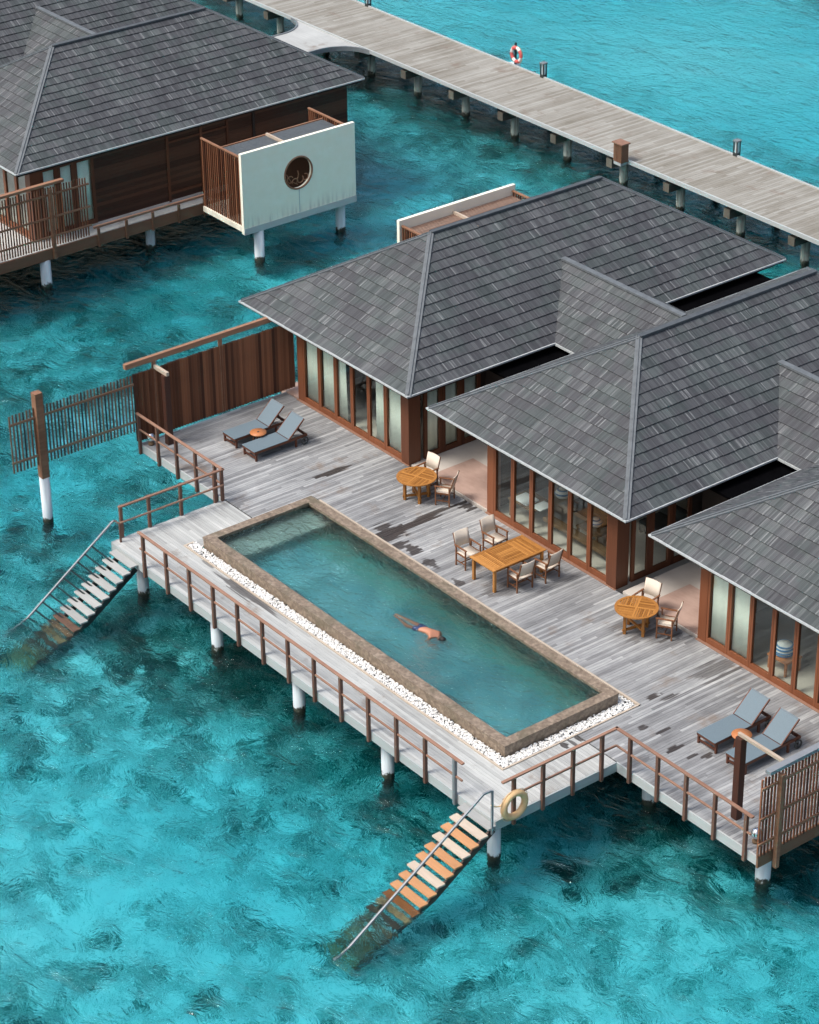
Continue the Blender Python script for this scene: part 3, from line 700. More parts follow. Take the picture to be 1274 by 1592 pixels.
def curtain(label, axis, fixed, a, b, z0=.1, z1=2.6, skew=0, group='pale green curtains behind the villa glass'):
    m = MB(); n = 28; bb = 0
    for i in range(n + 1):
        t = i / n; s = a + (b - a) * t; d = .008 * math.sin(t * 14 + a * 3); s2 = s + skew * (1 - t * .3)
        for (z, q) in ((z0, s), (z1, s2)):
            m.v.append((q, fixed + d, z) if axis == 'x' else (fixed + d, q, z))
    for i in range(n): m.face([2 * i, 2 * i + 2, 2 * i + 3, 2 * i + 1], .5, None, True)
    o = solo('curtain', m, 'curtain', label, 'curtain', group)
    md = o.modifiers.new('thick', 'SOLIDIFY'); md.thickness = .01
def pavilion(label, c, hw, y0, y1, xl, xr, front, side, plank=False, lft=None):
    t = thing('villa_pavilion', label, 'villa', ((xl + xr) / 2, 14, -.3), 'hipped roof villa pavilions')
    hip_roof(t, c, hw, y0, y1)
    F = 7.68
    part('floor', MB().box(xl - .02, xr + .02, F - .03, 21.9, -.20, .035), 'floor_pale', t)
    if front:
        glazed_bays(t, 'x', F, front)
        part('corner_post', MB().box(front[-1], xr + .04, F - .10, F + .36, .0, 2.66), 'teak_vertical', t, .006)
        part('corner_post', MB().box(front[0] - .30, front[0], F - .06, F + .2, .0, 2.66), 'door_wood', t, .006)
        part('sill', MB().box(front[0] - .3, xr + .05, F - .14, F - .052, -.02, .02), 'rail_wood', t)
    if side:
        glazed_bays(t, 'y', xr, side, .04, 2.66, .12, 'teak_vertical', out=-1)
        v0 = side[-1]
    else: v0 = F + .3
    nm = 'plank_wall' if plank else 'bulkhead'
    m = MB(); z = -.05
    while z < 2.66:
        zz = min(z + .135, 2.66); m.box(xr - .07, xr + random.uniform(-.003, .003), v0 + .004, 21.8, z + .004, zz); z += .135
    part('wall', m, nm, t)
    m = MB().box(xl, xl + .1, F + .2, 21.8, .035, 2.66).box(xl + .1, xr - .08, 21.7, 21.8, .035, 2.66); part('wall', m, 'plank_wall', t)
    part('partition', MB().box(xl + .1, xr - .08, 12.6, 12.7, .035, 2.66), 'warm_plaster', t)
    return t
def bays(a, b, n): return [a + (b - a) * i / n for i in range(n + 1)]
A1 = pavilion('villa pavilion on the left of the deck with pale curtains in its doors', -17.24, 4.31, 7.07, 22.75, -19.4, -13.62, bays(-19.05, -13.95, 6), [8.18, 8.88, 9.62, 10.38])
A2 = pavilion('middle villa pavilion with clear glass doors behind the dining table', -7.66, 4.27, 7.07, 22.75, -9.98, -4.30, bays(-9.62, -4.66, 6), [8.15, 8.85, 9.65, 10.40])
A3 = pavilion('villa pavilion at the right edge of the photo above the right loungers', 1.93, 4.31, 7.07, 22.75, -1.0, 6.1, bays(-.72, 5.75, 8), [8.18, 8.88, 9.62, 10.38])
B1 = pavilion('neighbouring villa pavilion at the upper left with a brown plank side wall', -39.80, 4.33, 7.0, 22.5, -43.6, -35.62, bays(-43.3, -35.95, 9), [8.0, 8.72, 9.42, 10.25], True)
B2 = pavilion('farther roof of the neighbouring villa at the top left corner', -49.40, 4.33, 7.0, 22.5, -52, -45.7, bays(-51.7, -46.0, 6), [8.0, 8.75, 9.5, 10.25])
# extra joinery on the plank wall
m = MB()
for v in (13.4, 14.9, 16.1): m.box(-35.62, -35.585, v, v + .10, .0, 2.66)
m.box(-35.62, -35.588, 13.5, 16.1, .28, .38).box(-35.62, -35.588, 13.5, 16.1, 2.3, 2.38)
part('panel_frame', m, 'teak_vertical', B1)
part('wall_batten', MB().box(-35.62, -35.57, 17.3, 17.4, .0, 2.66), 'bulkhead', B1)

def link(label, xa, xb, v0=12.8, v1=17.34):
    """gabled link between two pavilions; xa = right eave of the left one, xb = left eave of the right one"""
    t = thing('link_building', label, 'villa', ((xa + xb) / 2, 15, -.3), 'link roofs between the pavilions')
    mid = (v0 + v1) / 2; rz = EZ + (v1 - v0) / 2 * TP; run = (rz - EZ) / TP
    m = MB(); e = .04
    slope(m, (xa - e, v0, EZ), (xb + e, v0, EZ), (xa - run - e, mid, rz), (xb + run + e, mid, rz), 8)
    slope(m, (xb + e, v1, EZ), (xa - e, v1, EZ), (xb + run + e, mid, rz), (xa - run - e, mid, rz), 8)
    rf = part('roof', m, 'shingle', t)
    part('ridge_cap', MB().bar((xa - run, mid, rz + .04), (xb + run, mid, rz + .04), .2, .07), 'ridge_light', rf)
    for vv in (v0 - .03, v1 + .03): part('eave_trim', MB().bar((xa, vv, EZ - .03), (xb, vv, EZ - .03), .05, .07), 'eave_metal', rf)
    part('flat_roof', MB().box(xa - .68, xb + 1.9, 10.45, 21.7, 2.46, 2.54), 'black_roofing', t)
    part('wall', MB().box(xa - .68, xb + 1.9, 10.6, 10.7, .05, 2.45), 'bulkhead', t)
    m = MB().box(xa - .66, xb + 1.95, 7.66, 10.6, -.2, .03); part('floor', m, 'floor_pale', t)
    m = MB().box(xa + .25, xb + 1.92, 7.70, 9.35, .034, .05); part('floor_inlay', m, 'floor_stone', t)
    return t
link('link roof with a short ridge between the left and middle pavilions', -12.93, -11.93)
link('link roof between the middle and right pavilions', -3.39, -2.38)
link('link roof with a pale ridge at the top left corner of the photo', -45.07, -44.13)
solo('stone_floor', MB().box(-20.3, -19.42, 7.62, 12, -.2, .03), 'floor_stone', 'small strip of pinkish stone floor beside the end of the louvred fence', 'floor')

# curtains
for i, (a, b, sk, lb) in enumerate(((-18.96, -18.34, 0, 'first curtain from the left in the left pavilion front'), (-18.10, -17.50, 0, 'second curtain from the left in the left pavilion front'),
        (-17.30, -16.85, -.0, 'narrow slanting curtain third from the left in the left pavilion front'), (-15.38, -14.90, 0, 'curtain behind the fifth pane of the left pavilion front'), (-14.72, -14.05, 0, 'curtain in the left pavilion front next to the dark corner post'))):
    curtain(lb, 'x', 7.735, a, b, .16, 2.62, .0 if i != 2 else -.12)
for a, b, lb in ((8.32, 8.75, 'curtain nearest the corner in the left pavilion side windows'), (9.02, 9.48, 'middle curtain in the left pavilion side windows'), (9.76, 10.24, 'curtain farthest from the corner in the left pavilion side windows')):
    curtain(lb, 'y', -13.68, a, b, .2, 2.6)
for a, b, lb in ((-.62, -.0, 'left one of the two bright curtains in the right pavilion front'), (.17, .83, 'right one of the two bright curtains in the right pavilion front')):
    curtain(lb, 'x', 7.735, a, b, .16, 2.62)
for a, b, lb in ((8.06, 8.6, 'curtain nearest the corner in the neighbouring villa side windows'), (8.80, 9.32, 'middle curtain in the neighbouring villa side windows'), (9.52, 10.1, 'curtain next to the plank wall in the neighbouring villa side windows')):
    curtain(lb, 'y', -35.68, a, b, .2, 2.6, group='curtains in the neighbouring villa')

# ================================================================ WHITE BATHROOM BOXES
def bath_box(label, x_face, s, v0, v1, round_window):
    """s=+1: the white panel looks towards +x"""
    t = thing('bathroom_box', label, 'bathroom enclosure', (x_face, (v0 + v1) / 2, -.3), 'slatted bathroom boxes with a white panel')
    inn = x_face - s * .14; zt, zb = 2.85, -.28
    X = sorted((x_face, inn))
    m = MB()
    if round_window:
        cy, cz, rr = (v0 + v1) / 2 - .05, 1.52, .62; n = 48
        per = []
        hw, zz0, zz1 = (v1 - v0) / 2, zb, zt
        for i in range(n):
            a = 2 * math.pi * i / n; c_, s_ = math.cos(a), math.sin(a)
            kx = ((v1 - cy) if c_ > 0 else (cy - v0)) / max(abs(c_), 1e-6); kz = ((zt - cz) if s_ > 0 else (cz - zb)) / max(abs(s_), 1e-6); kk = min(kx, kz)
            per.append((cy + c_ * kk, cz + s_ * kk))
        corners = [(v1, zt), (v0, zt), (v0, zb), (v1, zb)]
        for q in corners:
            j = min(range(n), key=lambda i: (per[i][0] - q[0]) ** 2 + (per[i][1] - q[1]) ** 2); per[j] = q
        inner = [(cy + rr * math.cos(2 * math.pi * i / n), cz + rr * math.sin(2 * math.pi * i / n)) for i in range(n)]
        for xx in X:
            for (y, z) in per: m.v.append((xx, y, z))
            for (y, z) in inner: m.v.append((xx, y, z))
        for i in range(n):
            j = (i + 1) % n
            for b in (0, 2 * n): m.face([b + i, b + j, b + n + j, b + n + i])
            m.face([i, j, 2 * n + j, 2 * n + i]); m.face([n + i, n + j, 3 * n + j, 3 * n + i])
        pn = part('white_panel', m, 'white_panel', t)
        part('window_ring', MB().ring((x_face + s * .0, cy, cz), rr - .0, .035, 'x', 48, 8), 'beam_wood', pn)
        # dark recess and curly ironwork
        m = MB()
        def curl(c0, r0, a0, a1, n=16): return [(x_face - s * .07, c0[0] + r0 * math.cos(a0 + (a1 - a0) * i / n), c0[1] + r0 * math.sin(a0 + (a1 - a0) * i / n)) for i in range(n + 1)]
        m.tube(curl((cy - .33, cz - .22), .13, .5, 5.4), .018, 6); m.tube(curl((cy - .12, cz - .36), .13, -.2, 3.4), .018, 6); m.tube(curl((cy + .12, cz - .30), .14, 2.2, 7.0), .018, 6); m.tube(curl((cy + .36, cz - .26), .12, -2.6, 1.8), .018, 6)
        m.tube([(x_face - s * .07, cy - .50, cz + .02), (x_face - s * .07, cy - .3, cz - .30), (x_face - s * .07, cy, cz - .48)], .018, 6)
        m.tube([(x_face - s * .07, cy - .05, cz - .42), (x_face - s * .07, cy + .05, cz - .1), (x_face - s * .07, cy + .02, cz + .05)], .018, 6)
        part('grille', m, 'beam_wood', pn)
    else:
        m.box(X[0], X[1], v0, v1, zb, zt); part('white_panel', m, 'white_panel', t)
    if round_window: part('drip_groove', MB().box(x_face - .01, x_face + .004, (v0 + v1) / 2 - .06, (v0 + v1) / 2 - .035, -.05, .87), 'fascia', pn)
    # base ledge
    back = x_face - s * 2.75
    a, b = sorted((inn, back))
    part('base', MB().box(a, b, v0 + .05, v1 - .05, -.24, -.04), 'white_panel', t)
    part('panel_foot', MB().box(*sorted((x_face + s * .03, x_face + s * .002)), v0, v1, zb - .02, zb + .22), 'fascia', t)
    for v, zt2 in ((v0 + .12, 2.62), (v1 - .12, 2.62)):
        m = MB(); x = a + .06
        while x < b - .02: m.box(x - .04, x + .015, v - .02, v + .02, -.04, zt2); x += .125
        part('slat_wall', m, 'slat_brown', t)
        part('slat_cap', MB().box(a, b, v - .045, v + .045, zt2, zt2 + .05), 'beam_wood', t)
    m = MB(); xa, xb = sorted((inn, x_face - s * 1.75)); x = xa + .04
    while x < xb: m.box(x - .018, x + .018, v0 + .2, v1 - .2, 2.42, 2.50); x += .085
    part('roof_louvres', m, 'grey_paint' if round_window else 'bleached_slat', t)
    part('roof_beam', MB().box(xa, xb, (v0 + v1) / 2 - .25, (v0 + v1) / 2 - .17, 2.50, 2.60), 'bleached_top', t)
    xe = x_face - s * 1.78
    part('roof_beam', MB().box(xe - .03, xe + .03, v0 + .16, v1 - .16, 2.42, 2.54), 'beam_wood', t)
    m = MB().box(*sorted((x_face - s * 1.2, x_face - s * 1.25)), v0 + .2, v1 - .2, .0, 2.3); part('inner_wall', m, 'plank_wall', t)
    return t
bath_box('white bathroom box with a round window on the side of the neighbouring villa', -31.8, 1, 14.16, 19.30, True)
bath_box('bathroom box with a slatted top half hidden behind the left pavilion roof', -23.5, -1, 14.85, 20.0, False)

# low rail and fascia of the neighbouring villa walkway
t = thing('low_rail', 'low brown kick rail along the plank wall of the neighbouring villa', 'railing', (-34.8, 12, 0))
part('top_rail', MB().box(-34.86, -34.76, 9.6, 14.9, .22, .30), 'rail_wood', t)
for v in (9.75, 10.95, 12.1, 13.25, 14.4): part('post', MB().box(-34.76, -34.70, v - .05, v + .05, -.5, .22), 'fascia_brown', t)
t = thing('side_walkway', 'pale narrow walkway with brown edge beam beside the neighbouring villa', 'walkway', (-35, 10, -.3)); t['kind'] = 'structure'
m = MB(); boards(m, -35.6, -34.82, 2.5, 14.9, 'y', -.03); part('walkway_boards', m, 'deck_pale', t)
part('edge_beam', MB().box(-34.82, -34.765, 2.0, 14.95, -.46, -.05), 'fascia_brown', t)
part('under_plate', MB().box(-44, -34.83, 2.2, 14.9, -.42, -.21).box(-44, -35.7, 14.9, 21.8, -.42, -.21), 'bulkhead', t)
part('walkway_boards', MB().box(-44, -35.6, 2.5, 7.6, -.21, -.03), 'deck_pale', t)

# ================================================================ BOARDWALK
t = thing('boardwalk', 'long straight weathered boardwalk on piles crossing the lagoon', 'boardwalk', (-35, 31.2, 0)); t['kind'] = 'structure'
m = MB(); boards(m, -80, -8, 29.42, 32.95, 'y', 0, .145, .006, .04, 3.5, 3.6); part('walkway_boards', m, 'boardwalk', t)
m = MB()
for y in (29.40, 32.97): m.bar((-80, y, -.02), (-8, y, -.02), .07, .16)
part('edge_board', m, 'fascia', t)
m = MB()
for y in (29.9, 31.2, 32.5): m.bar((-80, y, -.16), (-8, y, -.16), .12, .2)
part('joists', m, 'bulkhead', t)
def arc(c, r, a0, a1, n=12): return [(c[0] + r * math.cos(R(a0 + (a1 - a0) * i / n)), c[1] + r * math.sin(R(a0 + (a1 - a0) * i / n))) for i in range(n + 1)]
pts = [(-45.75, 22.6)] + [(-45.75, 27.7)] + arc((-44.15, 27.8), 1.6, 180, 92, 12) + arc((-50.0, 27.8), 1.55, 88, 0, 12) + [(-48.45, 22.6)]
part('branch_path', MB().poly(pts, -.06, -.004), 'deck_pale', t)
for side in (arc((-44.15, 27.8), 1.6, 180, 92, 12), arc((-50.0, 27.8), 1.55, 88, 0, 12)):
    s2 = ([(-45.75, 22.6)] + side) if side[0][0] < -45 and side[0][0] > -46 else (side + [(-48.45, 22.6)])
    m = MB()
    for a, b in zip(s2[:-1], s2[1:]): m.bar((a[0], a[1], -.06), (b[0], b[1], -.06), .07, .20, .3)
    part('edge_board', m, 'grey_paint', t)
xs = [-55.4, -52.1, -48.6, -45.25, -41.95, -38.7, -35.5, -32.2, -28.85, -25.6, -22.3, -18.95, -15.6]
names = ['leftmost', 'second', 'third', 'fourth', 'fifth', 'sixth', 'seventh', 'eighth', 'ninth', 'tenth', 'eleventh', 'twelfth', 'last']
for x, nm in zip(xs, names):
    q = thing('boardwalk_support', '%s boardwalk pile with its crossbeam, counted from the left along the near edge' % nm, 'pile', (x, 30.3, WATER), 'concrete supports under the boardwalk')
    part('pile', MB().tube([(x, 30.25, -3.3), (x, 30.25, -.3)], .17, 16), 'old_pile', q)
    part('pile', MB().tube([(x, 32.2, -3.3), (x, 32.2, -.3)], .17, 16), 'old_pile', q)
    part('crossbeam', MB().box(x - .16, x + .16, 29.45, 32.9, -.62, -.27), 'old_beam', q)
for x, lb in ((-49.1, 'slim dark bollard light on the boardwalk at the top edge of the photo'), (-36.95, 'slim dark bollard light on the boardwalk right of the red life ring'), (-25.45, 'slim dark bollard light at the right part of the boardwalk')):
    q = thing('bollard_light', lb, 'bollard light', (x, 33.02, 0), 'bollard lights on the boardwalk'); y = 33.02
    m = MB()
    for a, b in ((-1, -1), (1, -1), (1, 1), (-1, 1)): m.box(x + a * .085 - .02, x + a * .085 + .02, y + b * .085 - .02, y + b * .085 + .02, -.1, .60)
    m.box(x - .10, x + .10, y - .10, y + .10, -.1, .12); part('frame', m, 'dark_steel', q)
    part('lamp_glass', MB().box(x - .055, x + .055, y - .055, y + .055, .12, .60), 'white_concrete', q)
    part('lid', MB().box(x - .13, x + .13, y - .13, y + .13, .60, .65), 'grey_paint', q)
q = thing('service_cabinet', 'brown slatted service cabinet on the near edge of the boardwalk', 'cabinet', (-28.0, 29.25, .05))
m = MB(); 
m.box(-28.12, -27.66, 29.02, 29.36, .0, .74, .4)
for i in range(5): m.box(-28.12 + i * .093, -28.12 + i * .093 + .078, 28.995, 29.02, .02, .72)
part('body', m, 'fascia_brown', q)
part('lid', MB().box(-28.18, -27.60, 28.95, 29.40, .74, .79), 'rail_wood', q); part('bracket', MB().box(-28.1, -27.7, 29.0, 29.36, -.12, 0), 'fascia', q)

def life_ring(label, c, ax, R0, r0, red, stand=None):
    t = thing('life_ring', label, 'life ring', c)
    part('ring', MB().ring(c, R0, r0, ax, 40, 12), 'ring_white' if red else 'ring_cream', t)
    if red: part('band', MB().ring(c, R0, r0 + .004, ax, 40, 12, lambda f: (f * 4 + .1) % 1 < .55), 'ring_red', t)
    m = MB()
    for i in range(4):
        a = R(45 + 90 * i); d = (R0 + r0 + .03)
        pts = []
        for k in range(7):
            aa = a + R(-34 + 68 * k / 6); q = d + .035 * math.sin(math.pi * k / 6) - .03 + (0 if 0 < k < 6 else -.01)
            pts.append({'x': (c[0], c[1] + q * math.cos(aa), c[2] + q * math.sin(aa)), 'y': (c[0] + q * math.cos(aa), c[1], c[2] + q * math.sin(aa))}[ax])
        m.tube(pts, .010, 6)
    part('rope', m, 'rope', t)
life_ring('cream life ring hanging on the railing post above the right staircase', (2.06, -1.42, .36), 'x', .33, .09, False)
life_ring('red and white life ring on a stand at the far edge of the boardwalk', (-38.75, 33.05, .50), 'y', .30, .075, True)
q = thing('life_ring_stand', 'short dark stand carrying the red and white life ring', 'stand', (-38.9, 33.12, 0))
part('post', MB().box(-38.98, -38.90, 33.13, 33.2, -.1, .95), 'dark_steel', q); part('foot', MB().box(-39.3, -38.7, 33.05, 33.25, -.1, .0), 'white_concrete', q)
o = solo('rope', MB().tube([(1.99, -2.10, .62), (1.98, -1.95, .50), (1.97, -1.80, .44), (1.96, -1.65, .52), (1.95, -1.42, .60)], .018, 8), 'rope', 'short rope tied between the grey handrail post and the railing post', 'rope')

# ================================================================ FURNITURE
def lounger():
    t = thing('sun_lounger', None, None)
    # local: foot at y=0, head towards +y, width along x
    m = MB()
    for x in (-.31, .31): m.box(x - .022, x + .022, 0, 1.98, .25, .33)
    m.box(-.31, .31, .0, .05, .25, .33).box(-.31, .31, 1.93, 1.98, .25, .33)
    part('frame', m, 'lounger_wood', t, .006)
    for x in (-.31, .31):
        for y in (.06, 1.55): part('leg', MB().box(x - .028, x + .028, y - .03, y + .03, 0, .25), 'lounger_wood', t, .004)
    part('stretcher', MB().box(-.29, .29, .045, .075, .07, .12), 'lounger_wood', t)
    m = MB().box(-.335, .335, -.02, 1.26, .335, .352); part('seat_sling', m, 'sling', t, .006)
    a = R(42); c, s = math.cos(a), math.sin(a)
    m = MB(); m.box(-.335, .335, 0, .80, 0, .018)
    m.v = [(x, 1.29 + y * c - z * s, .345 + y * s + z * c) for x, y, z in m.v]; part('back_sling', m, 'sling', t, .006)
    m = MB()
    for x in (-.325, .325): m.bar((x, 1.27, .325), (x, 1.27 + .82 * c, .325 + .82 * s), .03, .04)
    m.bar((-.325, 1.27 + .80 * c, .325 + .80 * s), (.325, 1.27 + .80 * c, .325 + .80 * s), .03, .03); m.bar((-.29, 1.29, .32), (.29, 1.29, .32), .03, .03)
    for x in (-.22, .22): m.bar((x, 1.68, .66), (x, 1.85, .33), .025, .025)
    part('back_frame', m, 'lounger_wood', t)
    for x in (-.36, .36):
        w = part('wheel', MB().ring((x, 1.86, .14), .115, .022, 'x', 24, 8), 'dark_steel', t)
        part('hub', MB().tube([(x - .02, 1.86, .14), (x + .02, 1.86, .14)], .03, 10).bar((x, 1.86, .03), (x, 1.86, .25), .015, .015), 'dark_steel', w)
    m = MB(); 
    for x in (-.30, .30): m.bar((x, 1.80, .26), (x, 1.88, .12), .03, .04)
    part('wheel_bracket', m, 'lounger_wood', t)
    return t
L0 = lounger()
gl = 'grey sling sun loungers on the deck'
for i, (x, y, lb) in enumerate(((-18.16, 4.12, 'left lounger of the pair by the louvred fence, farther from the railing corner'), (-17.07, 4.10, 'right lounger of the pair in front of the left pavilion, wheels visible'),
        (2.88, 4.18, 'left lounger of the pair at the right end of the deck'), (3.98, 4.12, 'right lounger of the right pair, partly behind the thick post'))):
    o = L0 if i == 0 else copy_tree(L0); o.location = (x, y, 0); tag(o, lb, 'sun lounger', gl)
def tray():
    t = thing('side_table', None, None)
    part('table_top', MB().lathe([(.0, .40), (.245, .40), (.26, .415), (.26, .435), (.0, .44)], (0, 0, 0), 28), 'tray_wood', t)
    part('knob', MB().lathe([(.0, .44), (.035, .44), (.03, .452), (0, .455)], (0, 0, 0), 12), 'dark_fabric', t)
    for i in range(4):
        a = R(45 + 90 * i); part('leg', MB().bar((.17 * math.cos(a), .17 * math.sin(a), 0), (.13 * math.cos(a), .13 * math.sin(a), .40), .035, .035), 'lounger_wood', t)
    return t
T0 = tray(); T0.location = (-17.62, 4.85, 0); tag(T0, 'small round orange side table between the left pair of loungers', 'side table', 'round side tables between loungers')
o = copy_tree(T0); o.location = (3.43, 4.88, 0); tag(o, 'small round orange side table between the right pair of loungers', 'side table')
def round_table():
    t = thing('round_table', None, None); r = .60; m = MB()
    # four slatted quadrants inside a rim
    n = 40
    for i in range(n):
        a, b = 2 * math.pi * i / n, 2 * math.pi * (i + 1) / n; k = len(m.v)
        for z in (.71, .74):
            for q, aa in ((r, a), (r, b), (r - .075, b), (r - .075, a)): m.v.append((q * math.cos(aa), q * math.sin(aa), z))
        for f in ((0, 3, 2, 1), (4, 5, 6, 7), (0, 1, 5, 4), (2, 3, 7, 6)): m.face([k + j for j in f], .5)
    m.box(-.03, .03, -.53, .53, .708, .738, .9); m.box(-.53, -.03, -.03, .03, .708, .738, .9); m.box(.03, .53, -.03, .03, .708, .738, .9)
    w = .062
    for qx in (-1, 1):
        for qy in (-1, 1):
            along = (qx * qy > 0); p = .04
            while p < .53:
                e = math.sqrt(max(.53 ** 2 - (p + w / 2) ** 2, 0))
                if e > .05:
                    if along: m.box(*sorted((qx * .034, qx * e)), *sorted((qy * p, qy * (p + w - .012))), .706, .736)
                    else: m.box(*sorted((qx * p, qx * (p + w - .012))), *sorted((qy * .034, qy * e)), .706, .736)
                p += w
    part('table_top', m, 'furniture_teak', t)
    for i in range(4):
        a = R(45 + 90 * i); x, y = .36 * math.cos(a), .36 * math.sin(a); part('leg', MB().box(x - .04, x + .04, y - .04, y + .04, 0, .70), 'furniture_teak', t, .005)
    m = MB().bar((-.3, -.3, .12), (.3, .3, .12), .06, .06).bar((.3, -.3, .18), (-.3, .3, .18), .06, .05); part('stretcher', m, 'furniture_teak', t)
    m = MB().bar((-.3, -.3, .67), (.3, .3, .67), .05, .06).bar((.3, -.3, .672), (-.3, .3, .672), .05, .05); part('apron', m, 'furniture_teak', t)
    return t
RT = round_table(); RT.location = (-11.88, 6.54, 0); RT.rotation_euler = (0, 0, R(20)); tag(RT, 'round slatted teak table in front of the left pavilion corner', 'table', 'round teak tables')
o = copy_tree(RT); o.location = (-2.36, 6.60, 0); o.rotation_euler = (0, 0, R(35)); tag(o, 'round slatted teak table in front of the middle pavilion corner', 'table')
def chair():
    """faces +y; back at -y"""
    t = thing('armchair', None, None); w = .27
    for x in (-w, w):
        part('leg', MB().box(x - .018, x + .018, .19, .226, 0, .62), 'chair_teak', t); part('leg', MB().box(x - .018, x + .018, -.226, -.19, 0, .60), 'chair_teak', t)
        part('armrest', MB().box(x - .026, x + .026, -.27, .25, .62, .648), 'chair_teak', t, .004)
        part('back_post', MB().bar((x * .93, -.20, .40), (x * .93, -.36, .97), .03, .035), 'chair_teak', t)
    m = MB(); m.box(-w, w, .195, .22, .38, .43).box(-w, w, -.22, -.195, .38, .43)
    for x in (-w, w): m.box(x - .012, x + .012, -.19, .19, .385, .43)
    part('seat_frame', m, 'chair_teak', t)
    m = MB()
    for x in (-w, w): m.box(x - .01, x + .01, -.19, .19, .15, .18)
    m.box(-w, w, -.01, .01, .15, .18); part('stretcher', m, 'chair_teak', t)
    m = MB(); n = 8
    def sheet(pts, wd, th):
        b = len(m.v)
        for (y, z) in pts:
            for x in (-wd, wd): m.v.append((x, y, z))
        for i in range(len(pts) - 1): m.face([b + 2 * i, b + 2 * i + 1, b + 2 * i + 3, b + 2 * i + 2], .5, None, True)
    sheet([(-.23 + .46 * i / n, .44 - .03 * math.sin(math.pi * i / n)) for i in range(n + 1)], w - .01, .01)
    o = part('seat_canvas', m, 'canvas', t); md = o.modifiers.new('s', 'SOLIDIFY'); md.thickness = .018
    m = MB(); b = 0; pts = []
    for i in range(9):
        xx = -w * .96 + 2 * w * .96 * i / 8; bow = -.035 * math.sin(math.pi * i / 8)
        m.v.append((xx, -.235 + bow, .53)); m.v.append((xx, -.355 + bow, .97))
    for i in range(8): m.face([2 * i, 2 * i + 2, 2 * i + 3, 2 * i + 1], .5, None, True)
    o = part('back_canvas', m, 'canvas', t); md = o.modifiers.new('s', 'SOLIDIFY'); md.thickness = .02
    return t
CH = chair()
for i, (x, y, rz, lb) in enumerate(((-7.92, 5.28, -90, 'canvas armchair at the near left side of the rectangular table, closest to the pool'), (-8.02, 6.35, -86, 'canvas armchair at the far left side of the rectangular table'),
        (-6.05, 5.62, 88, 'canvas armchair at the near right side of the rectangular table'), (-5.98, 6.55, 95, 'canvas armchair at the far right side of the rectangular table, by the glass doors'),
        (-12.25, 7.18, 185, 'canvas armchair behind the round table of the left pavilion'), (-11.18, 7.05, 125, 'canvas armchair to the right of the round table of the left pavilion'),
        (-2.75, 7.30, 190, 'canvas armchair behind the round table of the middle pavilion'), (-1.68, 7.10, 122, 'canvas armchair to the right of the round table of the middle pavilion'))):
    o = CH if i == 0 else copy_tree(CH); o.location = (x, y, 0.001); o.rotation_euler = (0, 0, R(rz)); tag(o, lb, 'armchair', 'canvas armchairs on the deck')
def rect_table():
    x0, x1, y0, y1 = -7.28, -6.22, 4.80, 6.72; z = .74
    t = thing('dining_table', 'rectangular slatted teak dining table between four canvas armchairs', 'table', ((x0 + x1) / 2, (y0 + y1) / 2, 0))
    m = MB()
    m.box(x0, x1, y0, y0 + .09, z - .03, z).box(x0, x1, y1 - .09, y1, z - .03, z).box(x0, x0 + .09, y0 + .09, y1 - .09, z - .03, z).box(x1 - .09, x1, y0 + .09, y1 - .09, z - .03, z)
    ys = [y0 + .09, y0 + .62, y1 - .62, y1 - .09]
    for k in range(3):
        a, b = ys[k], ys[k + 1]
        m.box(x0 + .09, x1 - .09, a, a + .04, z - .032, z - .002)
        if k == 1:
            x = x0 + .10
            while x < x1 - .12: m.box(x, x + .052, a + .04, b, z - .034, z - .004); x += .064
        else:
            y = a + .05
            while y < b - .03: m.box(x0 + .09, x1 - .09, y, y + .052, z - .034, z - .004); y += .064
    part('table_top', m, 'furniture_teak', t)
    for x in (x0 + .08, x1 - .08):
        for y in (y0 + .10, y1 - .10): part('leg', MB().box(x - .04, x + .04, y - .04, y + .04, 0, z - .034), 'furniture_teak', t, .005)
    m = MB()
    for y in (y0 + .10, y1 - .10): m.box(x0 + .12, x1 - .12, y - .015, y + .015, z - .12, z - .036)
    for x in (x0 + .08, x1 - .08): m.box(x - .015, x + .015, y0 + .14, y1 - .14, z - .12, z - .036)
    part('apron', m, 'furniture_teak', t)
rect_table()

# interiors
def block(name, x0, x1, y0, y1, z0, z1, mat, label, cat, bev=.02, group=None): return solo(name, MB().box(x0, x1, y0, y1, z0, z1), mat, label, cat, group, None, bev)
def table_in(x0, x1, y0, y1, z, label, mat='rattan'):
    t = thing('desk', label, 'desk', ((x0 + x1) / 2, (y0 + y1) / 2, .04))
    part('top', MB().box(x0, x1, y0, y1, z - .05, z), mat, t)
    for x in (x0 + .05, x1 - .05):
        for y in (y0 + .05, y1 - .05): part('leg', MB().box(x - .03, x + .03, y - .03, y + .03, .04, z - .05), mat, t)
table_in(-9.35, -8.25, 7.95, 8.75, .62, 'low table with white towels inside the middle pavilion')
block('folded_towel', -9.2, -8.6, 8.0, 8.5, .62, .68, 'white_cloth', 'white folded towel on the low table inside the middle pavilion', 'towel')
block('folded_towel', -8.5, -8.1, 8.1, 8.6, .62, .66, 'white_cloth', 'thin white paper or cloth at the edge of the low table inside the middle pavilion', 'towel')
def sofa(x0, x1, y0, y1, label, mat='dark_fabric', back='y'):
    t = thing('sofa', label, 'sofa', ((x0 + x1) / 2, (y0 + y1) / 2, .04))
    part('seat', MB().box(x0, x1, y0, y1, .10, .45), mat, t, .04); part('backrest', MB().box(x0, x1, y1 - .22, y1, .451, .85), mat, t, .05)
    for x in (x0 + .05, x1 - .05): part('leg', MB().box(x - .03, x + .03, y0 + .03, y0 + .09, .04, .10), 'rattan', t)
sofa(-8.3, -6.9, 9.5, 10.4, 'dark sofa seen through the doors of the middle pavilion')
